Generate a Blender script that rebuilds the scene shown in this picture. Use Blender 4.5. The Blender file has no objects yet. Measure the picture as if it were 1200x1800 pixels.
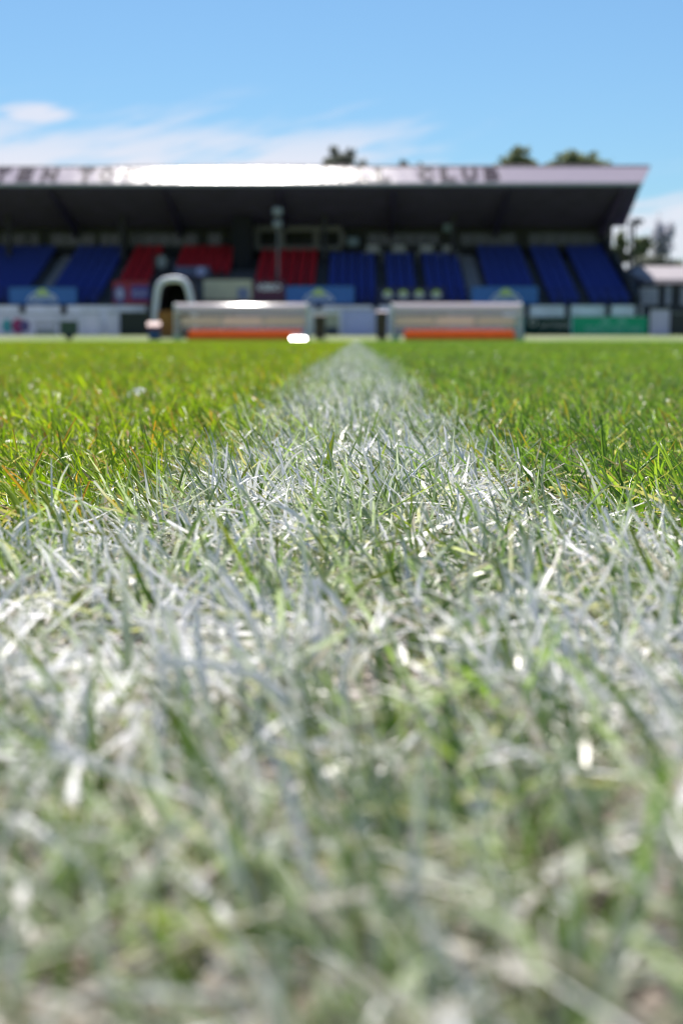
import bpy, bmesh, math, random
import numpy as np
from mathutils import Vector, Matrix, Euler
R = math.radians
rng = np.random.default_rng(7)
random.seed(7)
scene = bpy.context.scene
COL = scene.collection

# ---------------------------------------------------------------- camera
CAMZ = 0.0595
cam_d = bpy.data.cameras.new('camera')
cam = bpy.data.objects.new('camera', cam_d)
COL.objects.link(cam)
cam_d.sensor_fit = 'VERTICAL'
cam_d.sensor_height = 36.0
cam_d.sensor_width = 24.0
cam_d.lens = 50.0
cam_d.clip_start = 0.005
cam_d.clip_end = 3000
PITCH, YAW = 6.9, 0.57
cam.location = (0.0, 0.0, CAMZ)
cam.rotation_euler = (R(90 - PITCH), 0, R(YAW))
cam_d.dof.use_dof = True
cam_d.dof.focus_distance = 0.47
cam_d.dof.aperture_fstop = 17.5
cam_d.dof.aperture_blades = 0
scene.camera = cam
CM = Matrix.LocRotScale(cam.location, cam.rotation_euler, None)

def P(px, py, Y):
    """world point on the plane y=Y seen at pixel (px,py) of the 1200x1800 photograph"""
    d = CM.to_3x3() @ Vector(((px - 600) / 2500, (900 - py) / 2500, -1))
    t = (Y - CM.translation.y) / d.y
    return CM.translation + d * t
def PX(px, Y, py=560): return P(px, py, Y).x
def PZ(py, Y, px=625): return P(px, py, Y).z

# ---------------------------------------------------------------- world + sun
SUN_EL, SUN_AZ = 61.5, -9.2          # azimuth measured from +Y towards +X
sd = Vector((math.sin(R(SUN_AZ)) * math.cos(R(SUN_EL)), math.cos(R(SUN_AZ)) * math.cos(R(SUN_EL)), math.sin(R(SUN_EL))))
sun_d = bpy.data.lights.new('sun', 'SUN')
sun_d.energy = 5.0
sun_d.angle = R(0.5)
sun_d.color = (1.0, 0.95, 0.88)
sun = bpy.data.objects.new('sun', sun_d)
COL.objects.link(sun)
sun.rotation_euler = sd.to_track_quat('Z', 'Y').to_euler()
sun.location = (0, 0, 30)

class NT:
    """tiny node-graph writer"""
    def __init__(s, tree):
        s.t = tree; tree.nodes.clear()
    def n(s, typ, **kw):
        nd = s.t.nodes.new(typ)
        ins = kw.pop('i', {})
        for k, v in kw.items(): setattr(nd, k, v)
        for k, v in ins.items(): s.set(nd.inputs[k], v)
        return nd
    def set(s, sock, v):
        if isinstance(v, bpy.types.NodeSocket): s.t.links.new(v, sock)
        elif isinstance(v, bpy.types.Node): s.t.links.new(v.outputs[0], sock)
        else:
            if isinstance(v, tuple) and len(v) == 3 and sock.type == 'RGBA': v = v + (1,)
            sock.default_value = v
    def m(s, op, a, b=0.0, c=None, clamp=False):
        nd = s.n('ShaderNodeMath', operation=op, use_clamp=clamp)
        s.set(nd.inputs[0], a); s.set(nd.inputs[1], b)
        if c is not None: s.set(nd.inputs[2], c)
        return nd.outputs[0]
    def ss(s, x, lo, hi, a=0.0, b=1.0):
        nd = s.n('ShaderNodeMapRange', interpolation_type='SMOOTHSTEP')
        for k, v in zip((0, 1, 2, 3, 4), (x, lo, hi, a, b)): s.set(nd.inputs[k], v)
        return nd.outputs[0]
    def mix(s, f, a, b, mode='MIX'):
        nd = s.n('ShaderNodeMix', data_type='RGBA', blend_type=mode)
        s.set(nd.inputs[0], f); s.set(nd.inputs[6], a); s.set(nd.inputs[7], b)
        return nd.outputs[2]
    def noise(s, vec, scale, detail=3.0, rough=0.5):
        nd = s.n('ShaderNodeTexNoise', i={'Scale': scale, 'Detail': detail, 'Roughness': rough})
        if vec is not None: s.set(nd.inputs['Vector'], vec)
        return nd.outputs[0]

world = bpy.data.worlds.new('World')
scene.world = world
world.use_nodes = True
w = NT(world.node_tree)
sky = w.n('ShaderNodeTexSky', sky_type='NISHITA', sun_disc=False)
sky.sun_elevation = R(SUN_EL)
sky.sun_rotation = R(SUN_AZ)
sky.air_density = 1.0
sky.dust_density = 0.8
sky.ozone_density = 3.0
tc = w.n('ShaderNodeTexCoord')
sep = w.n('ShaderNodeSeparateXYZ', i={0: tc.outputs['Generated']})
X_, Y_, Z_ = sep.outputs
cv = w.n('ShaderNodeCombineXYZ', i={0: w.m('MULTIPLY', X_, 9.0), 1: w.m('MULTIPLY', Y_, 4.0), 2: w.m('MULTIPLY_ADD', X_, -14.0, w.m('MULTIPLY', Z_, 62.0))})
cn = w.noise(cv.outputs[0], 1.0, 6.0, 0.55)
cv2 = w.n('ShaderNodeCombineXYZ', i={0: w.m('MULTIPLY', X_, 3.0), 1: 0.0, 2: w.m('MULTIPLY', Z_, 20.0)})
cn2 = w.noise(cv2.outputs[0], 1.7, 3.0, 0.5)
cn3 = w.noise(cv.outputs[0], 3.2, 6.0, 0.6)
low = w.ss(Z_, 0.110, 0.180, 1.0, 0.0)                     # thin cloud lies low over the horizon
side = w.ss(X_, -0.02, 0.14, 1.0, 0.12)
right_bank = w.m('MULTIPLY', w.ss(Z_, 0.085, 0.115, 1.0, 0.0), 0.9)
cl = w.m('ADD', w.m('ADD', w.m('MULTIPLY', cn, 0.9), w.m('MULTIPLY', cn3, 0.30)), w.m('MULTIPLY_ADD', cn2, 0.45, -0.22))
cl = w.ss(w.m('ADD', cl, w.m('MULTIPLY', w.m('MAXIMUM', w.m('MULTIPLY', low, side), right_bank), 0.30)), 0.655, 0.90)
cl = w.m('MULTIPLY', cl, w.m('MAXIMUM', w.m('MULTIPLY', low, side), right_bank))
PD = (CM.to_3x3() @ Vector(((62 - 600) / 2500, (900 - 199) / 2500, -1))).normalized()      # a small puff of cloud at the left
def bump1(v, c0, wd): return w.m('POWER', w.m('DIVIDE', w.m('SUBTRACT', v, c0), wd), 2.0)
pf = w.m('EXPONENT', w.m('MULTIPLY', w.m('ADD', bump1(X_, PD.x, .027), bump1(Z_, PD.z, .0085)), -1.0))
pf = w.ss(w.m('ADD', pf, w.m('MULTIPLY_ADD', cn3, 0.9, -0.45)), 0.30, 0.85)
cl = w.m('MAXIMUM', cl, w.m('MULTIPLY', pf, 0.9))
hsv = w.n('ShaderNodeHueSaturation', i={'Saturation': 1.0, 'Value': 1.0, 'Color': sky.outputs[0]})
tint = w.mix(1.0, hsv.outputs[0], (0.75, 1.035, 1.18), 'MULTIPLY')
skyc = w.mix(w.m('MULTIPLY', cl, 0.88), tint, (8.3, 8.2, 9.0))
bg = w.n('ShaderNodeBackground', i={'Color': skyc, 'Strength': 0.062})
w.n('ShaderNodeOutputWorld', i={0: bg.outputs[0]})

scene.view_settings.view_transform = 'Standard'
scene.view_settings.look = 'None'
scene.view_settings.exposure = 0.75
scene.view_settings.gamma = 1.0
scene.render.engine = 'CYCLES'
scene.cycles.use_denoising = True
scene.cycles.filter_width = 1.15
scene.cycles.max_bounces = 6
scene.cycles.transparent_max_bounces = 8
scene.cycles.caustics_reflective = False
scene.cycles.caustics_refractive = False

# ---------------------------------------------------------------- helpers
def newmat(name):
    m = bpy.data.materials.new(name); m.use_nodes = True
    return m, NT(m.node_tree)

MATS = {}
def mat(name, col, rough=0.6, metal=0.0, var=0.12, scale=3.0, spec=0.5, alpha=1.0, trans=0.0, bump=0.0):
    """plain surface with a little procedural wear"""
    if name in MATS: return MATS[name]
    m, g = newmat(name)
    t = g.n('ShaderNodeTexCoord')
    nz = g.noise(t.outputs['Object'], scale, 5.0, 0.6)
    k = g.ss(nz, 0.3, 0.7, 1.0 - var, 1.0 + var)
    c = g.mix(1.0, col, (1, 1, 1), 'MULTIPLY')
    vm = g.n('ShaderNodeVectorMath', operation='SCALE', i={0: c, 3: k})
    b = g.n('ShaderNodeBsdfPrincipled', i={'Base Color': vm.outputs[0], 'Roughness': rough, 'Metallic': metal, 'Alpha': alpha,
                                          'Specular IOR Level': spec, 'Transmission Weight': trans})
    if bump:
        bp = g.n('ShaderNodeBump', i={'Strength': bump, 'Distance': 0.05, 'Height': nz})
        g.set(b.inputs['Normal'], bp.outputs[0])
    g.n('ShaderNodeOutputMaterial', i={0: b.outputs[0]})
    MATS[name] = m
    return m

def tag(o, label=None, cat=None, group=None, kind=None):
    if label: o['label'] = label
    if cat: o['category'] = cat
    if group: o['group'] = group
    if kind: o['kind'] = kind
    return o
def empty(name, loc, rz=0, label=None, cat=None, group=None):
    o = bpy.data.objects.new(name, None); COL.objects.link(o)
    o.location = loc; o.rotation_euler = (0, 0, rz); o.empty_display_size = .2
    return tag(o, label, cat, group)

class MB:
    """collects shapes and links them as ONE mesh object"""
    def __init__(s): s.bm = bmesh.new()
    def box(s, x0, x1, y0, y1, z0, z1, rot=None, at=None):
        c = Vector(((x0 + x1) / 2, (y0 + y1) / 2, (z0 + z1) / 2))
        M = Matrix.Translation(c) @ Matrix.Diagonal((abs(x1 - x0), abs(y1 - y0), abs(z1 - z0), 1))
        if rot is not None:
            pv = Matrix.Translation(at if at is not None else c)
            M = pv @ rot.to_4x4() @ pv.inverted() @ M
        bmesh.ops.create_cube(s.bm, size=1, matrix=M)
        return s
    def tube(s, pts, r, n=10, close=False, r2=None):
        pts = [Vector(p) for p in pts]; rings = []
        L = len(pts)
        for i, p in enumerate(pts):
            a = pts[(i - 1) % L] if (i or close) else p
            b = pts[(i + 1) % L] if (i < L - 1 or close) else p
            d = (b - a).normalized()
            u = d.cross(Vector((0, 0, 1)));
            if u.length < 1e-3: u = d.cross(Vector((1, 0, 0)))
            u.normalize(); v = d.cross(u)
            rr = r if r2 is None else r + (r2 - r) * i / max(1, L - 1)
            rings.append([s.bm.verts.new(p + (u * math.cos(2 * math.pi * k / n) + v * math.sin(2 * math.pi * k / n)) * rr) for k in range(n)])
        rg = range(L) if close else range(L - 1)
        for i in rg:
            A, B = rings[i], rings[(i + 1) % L]
            for k in range(n): s.bm.faces.new((A[k], A[(k + 1) % n], B[(k + 1) % n], B[k]))
        if not close:
            s.bm.faces.new(rings[0]); s.bm.faces.new(rings[-1])
        return s
    def prism(s, prof, axis, a, b):
        """prof: list of (u,v); axis 'x' extrudes along x with (u,v)=(y,z); 'y' with (x,z); 'z' with (x,y)"""
        f = {'x': lambda t, u, v: (t, u, v), 'y': lambda t, u, v: (u, t, v), 'z': lambda t, u, v: (u, v, t)}[axis]
        A = [s.bm.verts.new(f(a, u, v)) for u, v in prof]
        B = [s.bm.verts.new(f(b, u, v)) for u, v in prof]
        n = len(prof)
        for i in range(n): s.bm.faces.new((A[i], A[(i + 1) % n], B[(i + 1) % n], B[i]))
        s.bm.faces.new(A); s.bm.faces.new(B[::-1])
        return s
    def disc(s, c, r, axis='y', n=28, t=.01, sx=1, sz=1, a0=0, a1=2 * math.pi):
        pr = [(c[0] + r * sx * math.cos(a0 + (a1 - a0) * k / n), c[2] + r * sz * math.sin(a0 + (a1 - a0) * k / n)) for k in range(n + (0 if a1 - a0 > 6.2 else 1))]
        return s.prism(pr, 'y', c[1] - t / 2, c[1] + t / 2)
    def build(s, name, m, parent=None, bevel=0.0, smooth=False):
        if bevel: bmesh.ops.bevel(s.bm, geom=s.bm.edges[:], offset=bevel, segments=2, affect='EDGES', clamp_overlap=True)
        bmesh.ops.recalc_face_normals(s.bm, faces=s.bm.faces)
        me = bpy.data.meshes.new(name); s.bm.to_mesh(me); s.bm.free()
        for mm in (m if isinstance(m, list) else [m]): me.materials.append(mm)
        if smooth: me.polygons.foreach_set('use_smooth', [True] * len(me.polygons))
        o = bpy.data.objects.new(name, me); COL.objects.link(o)
        if parent:
            o.parent = parent
            if parent.parent is None:      # parts keep world coordinates; a part's own matrix is the identity
                o.matrix_parent_inverse = Matrix.LocRotScale(parent.location, parent.rotation_euler, parent.scale).inverted()
        return o

def text(name, body, m, cx, y, cz, width, height, parent=None, rot=R(90), depth=.01, xs=None, bold=.02):
    """lettering mesh facing the pitch; fitted to width x height, centred on (cx, y, cz)"""
    parts = [body] if xs is None else list(body)
    allv, allf = [], []
    for i, ch in enumerate(parts):
        cu = bpy.data.curves.new('t', 'FONT'); cu.body = ch; cu.extrude = depth; cu.resolution_u = 3
        cu.offset = bold
        ob = bpy.data.objects.new('t', cu); COL.objects.link(ob)
        bpy.context.view_layer.update()
        me = bpy.data.meshes.new_from_object(ob)
        v = np.array([tuple(q.co) for q in me.vertices])
        lo, hi = v.min(0), v.max(0)
        wd = width if xs is None else (width * (0.35 if ch == 'I' else 1))
        v[:, 0] = (v[:, 0] - (lo[0] + hi[0]) / 2) * wd / max(hi[0] - lo[0], 1e-3)
        v[:, 1] = (v[:, 1] - (lo[1] + hi[1]) / 2) * height / max(hi[1] - lo[1], 1e-3)
        M = Euler((rot, 0, 0)).to_matrix()
        off = len(allv)
        for q in v:
            p = M @ Vector(q); allv.append((p.x + (cx if xs is None else xs[i]), p.y + y, p.z + cz))
        allf += [[a + off for a in f.vertices] for f in me.polygons]
        bpy.data.objects.remove(ob); bpy.data.curves.remove(cu); bpy.data.meshes.remove(me)
    me = bpy.data.meshes.new(name); me.from_pydata(allv, [], allf); me.materials.append(m)
    o = bpy.data.objects.new(name, me); COL.objects.link(o)
    if parent:
        o.parent = parent
        if parent.parent is None:
            o.matrix_parent_inverse = Matrix.LocRotScale(parent.location, parent.rotation_euler, parent.scale).inverted()
    return o

# ---------------------------------------------------------------- paint mask shared by turf and ground
T1 = 0.350      # far edge of the touchline
def paint_mask(g, rnd=None, s=None):
    geo = g.n('ShaderNodeNewGeometry')
    sp = g.n('ShaderNodeSeparateXYZ', i={0: geo.outputs['Position']})
    x, y = sp.outputs[0], sp.outputs[1]
    dy = g.m('SUBTRACT', y, T1)
    hw = g.m('MULTIPLY_ADD', g.m('EXPONENT', g.m('MULTIPLY', g.m('MAXIMUM', dy, 0.0), -16.0)), 0.055, 0.055)
    d1 = g.m('SUBTRACT', hw, g.m('ABSOLUTE', x))
    d = g.m('MAXIMUM', d1, g.m('MULTIPLY', dy, -1.0))
    n1 = g.noise(geo.outputs['Position'], 22.0, 4.0, 0.6)
    n2 = g.noise(geo.outputs['Position'], 9.0, 2.0, 0.5)
    d = g.m('ADD', d, g.m('MULTIPLY_ADD', n1, 0.09, -0.045))
    if rnd is not None: d = g.m('ADD', d, g.m('MULTIPLY_ADD', rnd, 0.04, -0.020))
    e = g.ss(d, -0.010, 0.014)
    # the missed green patch in the junction and thin coverage
    hx = g.m('DIVIDE', g.m('SUBTRACT', x, 0.006), 0.060)
    hy = g.m('DIVIDE', g.m('SUBTRACT', y, 0.300), 0.030)
    hr = g.m('SQRT', g.m('ADD', g.m('MULTIPLY', hx, hx), g.m('MULTIPLY', hy, hy)))
    hr = g.m('ADD', hr, g.m('MULTIPLY_ADD', n1, 1.2, -0.6))
    hole = g.ss(hr, 0.75, 1.25, 0.92, 0.0)
    thin = g.ss(g.m('ADD', y, g.m('MULTIPLY_ADD', n2, 0.10, -0.05)), 0.14, 0.25, 0.70, 0.0)    # nearest the camera the paint is thin
    n3 = g.noise(geo.outputs['Position'], 30.0, 2.0, 0.5)
    patch = g.m('MAXIMUM', g.ss(n2, 0.44, 0.62, 0.20, 0.86), g.ss(n3, 0.47, 0.58, 0.0, 0.82))
    qx = g.m('DIVIDE', g.m('ADD', x, 0.038), 0.045); qy = g.m('DIVIDE', g.m('SUBTRACT', y, 0.235), 0.036)
    chalk = g.m('SQRT', g.m('ADD', g.m('MULTIPLY', qx, qx), g.m('MULTIPLY', qy, qy)))
    chalk = g.ss(g.m('ADD', chalk, g.m('MULTIPLY_ADD', n1, 1.2, -0.6)), 0.7, 1.3, 1.0, 0.0)
    cov = g.m('SUBTRACT', 1.0, g.m('MAXIMUM', g.m('MAXIMUM', hole, thin), patch))
    cov = g.m('MAXIMUM', cov, g.m('MULTIPLY', chalk, 0.86))
    return x, y, e, cov, n1, n2, geo

def grass_material():
    m, g = newmat('turf_blades')
    at = g.n('ShaderNodeAttribute', attribute_name='bl')
    sp = g.n('ShaderNodeSeparateColor', i={0: at.outputs['Color']})
    rnd, s, rnd2 = sp.outputs
    typ = at.outputs['Alpha']
    x, y, e, cov, n1, n2, geo = paint_mask(g, rnd)
    stripe = g.ss(x, -0.10, 0.10)     # mown stripes: cut tone and backlit blades put into colour, warm left, cool right
    gl = g.n('ShaderNodeValToRGB'); g.set(gl.inputs[0], rnd)
    def ramp(nd, st):
        el = nd.color_ramp.elements
        while len(el) < len(st): el.new(0.5)
        for q, (p, c) in zip(el, st): q.position = p; q.color = c + (1,)
    ramp(gl, [(0, (.085, .15, .008)), (.35, (.17, .27, .012)), (.7, (.27, .37, .018)), (1, (.40, .46, .03))])
    gr = g.n('ShaderNodeValToRGB'); g.set(gr.inputs[0], rnd)
    ramp(gr, [(0, (.05, .11, .016)), (.35, (.11, .21, .034)), (.7, (.20, .32, .06)), (1, (.32, .42, .10))])
    green = g.mix(stripe, gl.outputs[0], gr.outputs[0])
    green = g.mix(g.m('MULTIPLY', e, 0.55), green, g.mix(rnd, (.02, .065, .015), (.16, .26, .06)))
    # pale sheath at the root, orange dying tips on some blades
    green = g.mix(g.ss(s, 0.0, 0.25, 0.55, 0.0), green, (.25, .24, .09))
    tip = g.m('MULTIPLY', g.ss(rnd2, 0.89, 0.92), g.ss(s, 0.45, 0.8))
    tip = g.m('MULTIPLY', g.m('MULTIPLY', tip, g.m('MULTIPLY_ADD', stripe, -0.5, 1.0)), g.m('MULTIPLY_ADD', e, -0.75, 1.0))
    green = g.mix(tip, green, (.45, .21, .05))
    straw = g.mix(rnd2, (.24, .18, .13), (.46, .41, .35))
    base = g.mix(g.ss(typ, 0.4, 0.6), green, straw)
    base = g.mix(g.ss(typ, 0.85, 0.95), base, (.46, .45, .41))      # shiny dry blade scraps
    # paint lies on the blade: per-blade share, less at the root
    share = g.m('MULTIPLY', g.ss(g.m('SUBTRACT', cov, rnd2), -0.16, 0.16), e)
    share = g.m('MULTIPLY', share, g.ss(s, 0.0, 0.55, 0.25, 1.0))
    spot = g.noise(geo.outputs['Position'], 420.0, 2.0, 0.6)
    share = g.m('MULTIPLY', share, g.ss(spot, 0.30, 0.50, 0.62, 1.0))
    dusting = g.m('MULTIPLY', e, g.ss(spot, 0.35, 0.65, 0.06, 0.42))      # even the green blades here carry overspray
    share = g.m('MAXIMUM', share, g.m('MULTIPLY', dusting, g.ss(rnd2, 0.9, 0.6)))
    col = g.mix(share, base, (.86, .835, .84))
    pr = g.n('ShaderNodeBsdfPrincipled', i={'Base Color': col, 'Roughness': g.m('MULTIPLY_ADD', share, 0.18, 0.30), 'Specular IOR Level': 0.5})
    tcol = g.mix(1.0, col, (1.35, 1.45, 0.40), 'MULTIPLY')
    tcol = g.mix(g.m('MULTIPLY', e, 0.45), tcol, g.mix(1.0, col, (1.0, 1.25, 0.8), 'MULTIPLY'))
    tcol = g.mix(share, tcol, (.66, .69, .70))
    tr = g.n('ShaderNodeBsdfTranslucent', i={'Color': tcol})
    ms = g.n('ShaderNodeMixShader', i={0: g.ss(share, 0, 1, 0.52, 0.24), 1: pr.outputs[0], 2: tr.outputs[0]})
    g.n('ShaderNodeOutputMaterial', i={0: ms.outputs[0]})
    return m
M_GRASS = grass_material()

def soil_material():
    m, g = newmat('pitch_soil')
    x, y, e, cov, n1, n2, geo = paint_mask(g)
    fine = g.noise(geo.outputs['Position'], 350.0, 4.0, 0.7)
    soil = g.mix(fine, (.035, .028, .018), (.17, .13, .095))
    paint = g.m('MULTIPLY', g.m('MULTIPLY', e, cov), g.ss(fine, 0.35, 0.55))
    near = g.mix(paint, soil, (.50, .44, .42))
    big = g.noise(geo.outputs['Position'], 0.35, 4.0, 0.6)
    mid = g.noise(geo.outputs['Position'], 6.0, 4.0, 0.7)
    stripe = g.ss(x, -0.10, 0.10)
    far = g.mix(stripe, (.28, .36, .03), (.21, .31, .055))  # stripe's backlit warmth put into the far turf colour too
    far = g.mix(g.ss(g.m('ADD', g.m('MULTIPLY', big, 0.5), g.m('MULTIPLY', mid, 0.5)), 0.35, 0.65), g.mix(1.0, far, (.72, .80, .7), 'MULTIPLY'), far)
    ln = g.ss(g.m('ABSOLUTE', x), 0.054, 0.049)
    far = g.mix(g.m('MULTIPLY', ln, 0.8), far, (.62, .64, .62))
    c = g.mix(g.ss(y, 8.0, 22.0), near, far)
    bp = g.n('ShaderNodeBump', i={'Strength': 0.7, 'Distance': 0.004, 'Height': fine})
    b = g.n('ShaderNodeBsdfPrincipled', i={'Base Color': c, 'Roughness': 0.9, 'Specular IOR Level': 0.2, 'Normal': bp.outputs[0]})
    g.n('ShaderNodeOutputMaterial', i={0: b.outputs[0]})
    return m

# ---------------------------------------------------------------- ground
def sheet(name, xs, ys, zf, m):
    vs = [(x, y, zf(x, y)) for y in ys for x in xs]
    nx = len(xs)
    fs = [(j * nx + i, j * nx + i + 1, (j + 1) * nx + i + 1, (j + 1) * nx + i) for j in range(len(ys) - 1) for i in range(nx - 1)]
    me = bpy.data.meshes.new(name); me.from_pydata(vs, [], fs); me.materials.append(m)
    o = bpy.data.objects.new(name, me); COL.objects.link(o)
    o['kind'] = 'structure'
    return o
sheet('ground', [-1500, -200, 200, 1500], [-1500, -200, 70.0, 75.0, 400, 2500], lambda x, y: -.03 if y < 72 else .27,
      mat('outer_ground', (.10, .12, .05), .9, var=.3, scale=.3))
sheet('pitch', [-50, -10, -2, 2, 10, 50], [-1.0, 0, 2, 10, 30, 64.4], lambda x, y: 0.0, soil_material())

def gz(y):      # the verge climbs 0.3 m up to the boundary wall
    return 0.30 * min(1.0, max(0.0, (y - 69.8) / 4.6))
def verge_material():
    m, g = newmat('verge_grass')
    geo = g.n('ShaderNodeNewGeometry')
    n = g.noise(geo.outputs['Position'], 1.2, 5.0, 0.65)
    n2 = g.noise(geo.outputs['Position'], 0.18, 2.0, 0.5)
    sp = g.n('ShaderNodeSeparateXYZ', i={0: geo.outputs['Position']})
    c = g.mix(n, (.08, .14, .035), (.155, .205, .06))
    worn = g.m('MULTIPLY', g.ss(sp.outputs[1], 69.0, 71.0), g.ss(n2, 0.40, 0.6, 0.4, 0.9))
    c = g.mix(worn, c, (.19, .21, .125))
    b = g.n('ShaderNodeBsdfPrincipled', i={'Base Color': c, 'Roughness': 0.9, 'Specular IOR Level': 0.2})
    g.n('ShaderNodeOutputMaterial', i={0: b.outputs[0]})
    return m
sheet('verge', [-60, -20, 20, 60], [64.4, 67, 69.8, 72, 74.4, 77.0], lambda x, y: gz(y) + .002, verge_material())
M_LINE = mat('line_paint', (.34, .36, .30), .8, var=.25, scale=8)
fl = sheet('far_touchline', [-50, -18, 18, 50], [63.9, 64.02], lambda x, y: .030, M_LINE)

# ---------------------------------------------------------------- turf
def blade_mesh(name, xy, L, Wd, th, lean, curve, twist, rnd, rnd2, typ, K=5, fold=True, z0=0.0, side=0.0):
    N = len(L)
    s = np.linspace(0, 1, K + 1)
    sm = (s[1:] + s[:-1]) / 2
    ph = lean[:, None] + curve[:, None] * sm[None, :]
    kink = rng.normal(0, .10, (N, K)); ph = ph + kink
    dh = np.sin(ph) / K * L[:, None]; dz = np.cos(ph) / K * L[:, None]
    h = np.concatenate([np.zeros((N, 1)), np.cumsum(dh, 1)], 1)
    z = np.concatenate([np.zeros((N, 1)), np.cumsum(dz, 1)], 1)
    tw = np.asarray(twist)[:, None] * s[None, :]
    # the blade bends a little sideways too
    sb = (rng.normal(0, .18, N) * L)[:, None] * (s ** 2)[None, :]
    cx, cy = np.cos(th)[:, None], np.sin(th)[:, None]
    px = xy[:, 0:1] + h * cx - sb * cy
    py = xy[:, 1:2] + h * cy + sb * cx
    pz = np.maximum(z, 0.0008 - 0.0 * z) + (z0 if np.isscalar(z0) else z0[:, None])
    phf = np.concatenate([ph[:, :1], ph], 1)
    cut = np.where(rng.random(N) < .35, rng.uniform(.25, .6, N), .03)      # mown, blunt tips
    prof = np.maximum((1.02 - s[None, :]) ** 0.5, cut[:, None]) * np.clip(0.7 + s * 1.5, 0, 1)[None, :]
    wv = Wd[:, None] * prof * 0.5
    ex, ey = -cy * np.ones_like(h), cx * np.ones_like(h)          # across
    nx, ny, nz = np.cos(phf) * cx, np.cos(phf) * cy, -np.sin(phf)  # blade normal
    ax = np.cos(tw) * ex + np.sin(tw) * nx; ay = np.cos(tw) * ey + np.sin(tw) * ny; az = np.sin(tw) * nz
    bx = -np.sin(tw) * ex + np.cos(tw) * nx; by = -np.sin(tw) * ey + np.cos(tw) * ny; bz = np.cos(tw) * nz
    C = 3 if fold else 2
    V = np.empty((N, K + 1, C, 3), np.float32)
    if fold:
        f = 0.45
        for k, (a, b) in enumerate(((-1, f), (0, -f * .4), (1, f))):
            V[:, :, k, 0] = px + wv * (a * ax + b * bx); V[:, :, k, 1] = py + wv * (a * ay + b * by); V[:, :, k, 2] = pz + wv * (a * az + b * bz)
    else:
        for k, a in enumerate((-1, 1)):
            V[:, :, k, 0] = px + wv * a * ax; V[:, :, k, 1] = py + wv * a * ay; V[:, :, k, 2] = pz + wv * a * az
    V[:, 0, :, 2] -= 0.0015
    idx = np.arange(N * (K + 1) * C).reshape(N, K + 1, C)
    q = np.stack([idx[:, :-1, :-1], idx[:, :-1, 1:], idx[:, 1:, 1:], idx[:, 1:, :-1]], -1).reshape(-1, 4)
    me = bpy.data.meshes.new(name)
    me.vertices.add(N * (K + 1) * C); me.vertices.foreach_set('co', V.reshape(-1))
    me.loops.add(q.size); me.loops.foreach_set('vertex_index', q.reshape(-1).astype(np.int32))
    me.polygons.add(len(q)); me.polygons.foreach_set('loop_start', np.arange(0, q.size, 4, dtype=np.int32))
    me.polygons.foreach_set('use_smooth', np.ones(len(q), bool))
    a = me.attributes.new('bl', 'FLOAT_COLOR', 'POINT')
    cdat = np.empty((N, K + 1, C, 4), np.float32)
    cdat[..., 0] = rnd[:, None, None]; cdat[..., 1] = s[None, :, None]; cdat[..., 2] = rnd2[:, None, None]; cdat[..., 3] = typ[:, None, None]
    a.data.foreach_set('color', cdat.reshape(-1))
    me.update(calc_edges=True)
    me.materials.append(M_GRASS)
    return me

def fbm(x, y, sc, seed):
    """cheap smooth value variation from a few sines"""
    r = np.random.default_rng(seed); o = np.zeros_like(x)
    for k in range(7):
        a = r.uniform(0, 6.28); f = sc * r.uniform(.5, 2.2)
        o += np.sin((x * math.cos(a) + y * math.sin(a)) * f + r.uniform(0, 6.28))
    return o / 2.6

def grow(name, xy, hs=1.0, ws=1.0, K=5, fold=True, local=False):
    """living blades on the given roots"""
    N = len(xy); x, y = xy[:, 0], xy[:, 1]
    cl = fbm(x, y, 90, 3)
    big = fbm(x, y, 25, 11)
    L = rng.gamma(8.0, 0.00206, N) * hs
    L *= np.clip(1 + .13 * cl + .04 * big, .6, 1.5)
    L = np.clip(L, .006, .030)
    if not local:      # the camera's own nose sits in a trodden hollow
        near = np.hypot(x, y); L *= np.clip((near + .05) / .19, .25, 1)
    W_ = rng.normal(.00132, .00040, N).clip(.0005, .0027) * ws
    th = np.where(rng.random(N) < .68, rng.normal(2.5, .70, N) + .25 * fbm(x, y, 120, 17), rng.uniform(0, 6.283, N))
    lean = np.abs(rng.normal(.40, .28, N)); curve = np.abs(rng.normal(.45, .45, N)) * np.where(rng.random(N) < .12, 2.4, 1)
    wild = rng.random(N) < .10
    lean = np.where(wild, rng.uniform(.8, 1.35, N), lean)
    tw = rng.normal(0, .9, N)
    typ = np.where(rng.random(N) < .010, .7, 0.1)
    rnd = np.clip(rng.beta(2.2, 2.2, N) + .12 * cl, 0, 1)
    return blade_mesh(name, xy, L, W_, th, lean, curve, tw, rnd, rng.random(N), typ, K, fold)
def litter(name, xy, ws=1.0, K=3, fold=False):
    """flat dead thatch between the tufts"""
    N = len(xy)
    L = rng.uniform(.008, .028, N); W_ = rng.uniform(.0008, .0019, N) * ws
    th = rng.uniform(0, 6.283, N); lean = rng.uniform(1.05, 1.5, N); curve = rng.normal(.15, .25, N)
    typ = np.where(rng.random(N) < .03, 1.0, np.where(rng.random(N) < .7, .7, .1))
    return blade_mesh(name, xy, L, W_, th, lean, curve, rng.normal(0, 1.2, N), rng.random(N), rng.random(N), typ, K, fold, z0=rng.uniform(0, .008, N))

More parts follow.
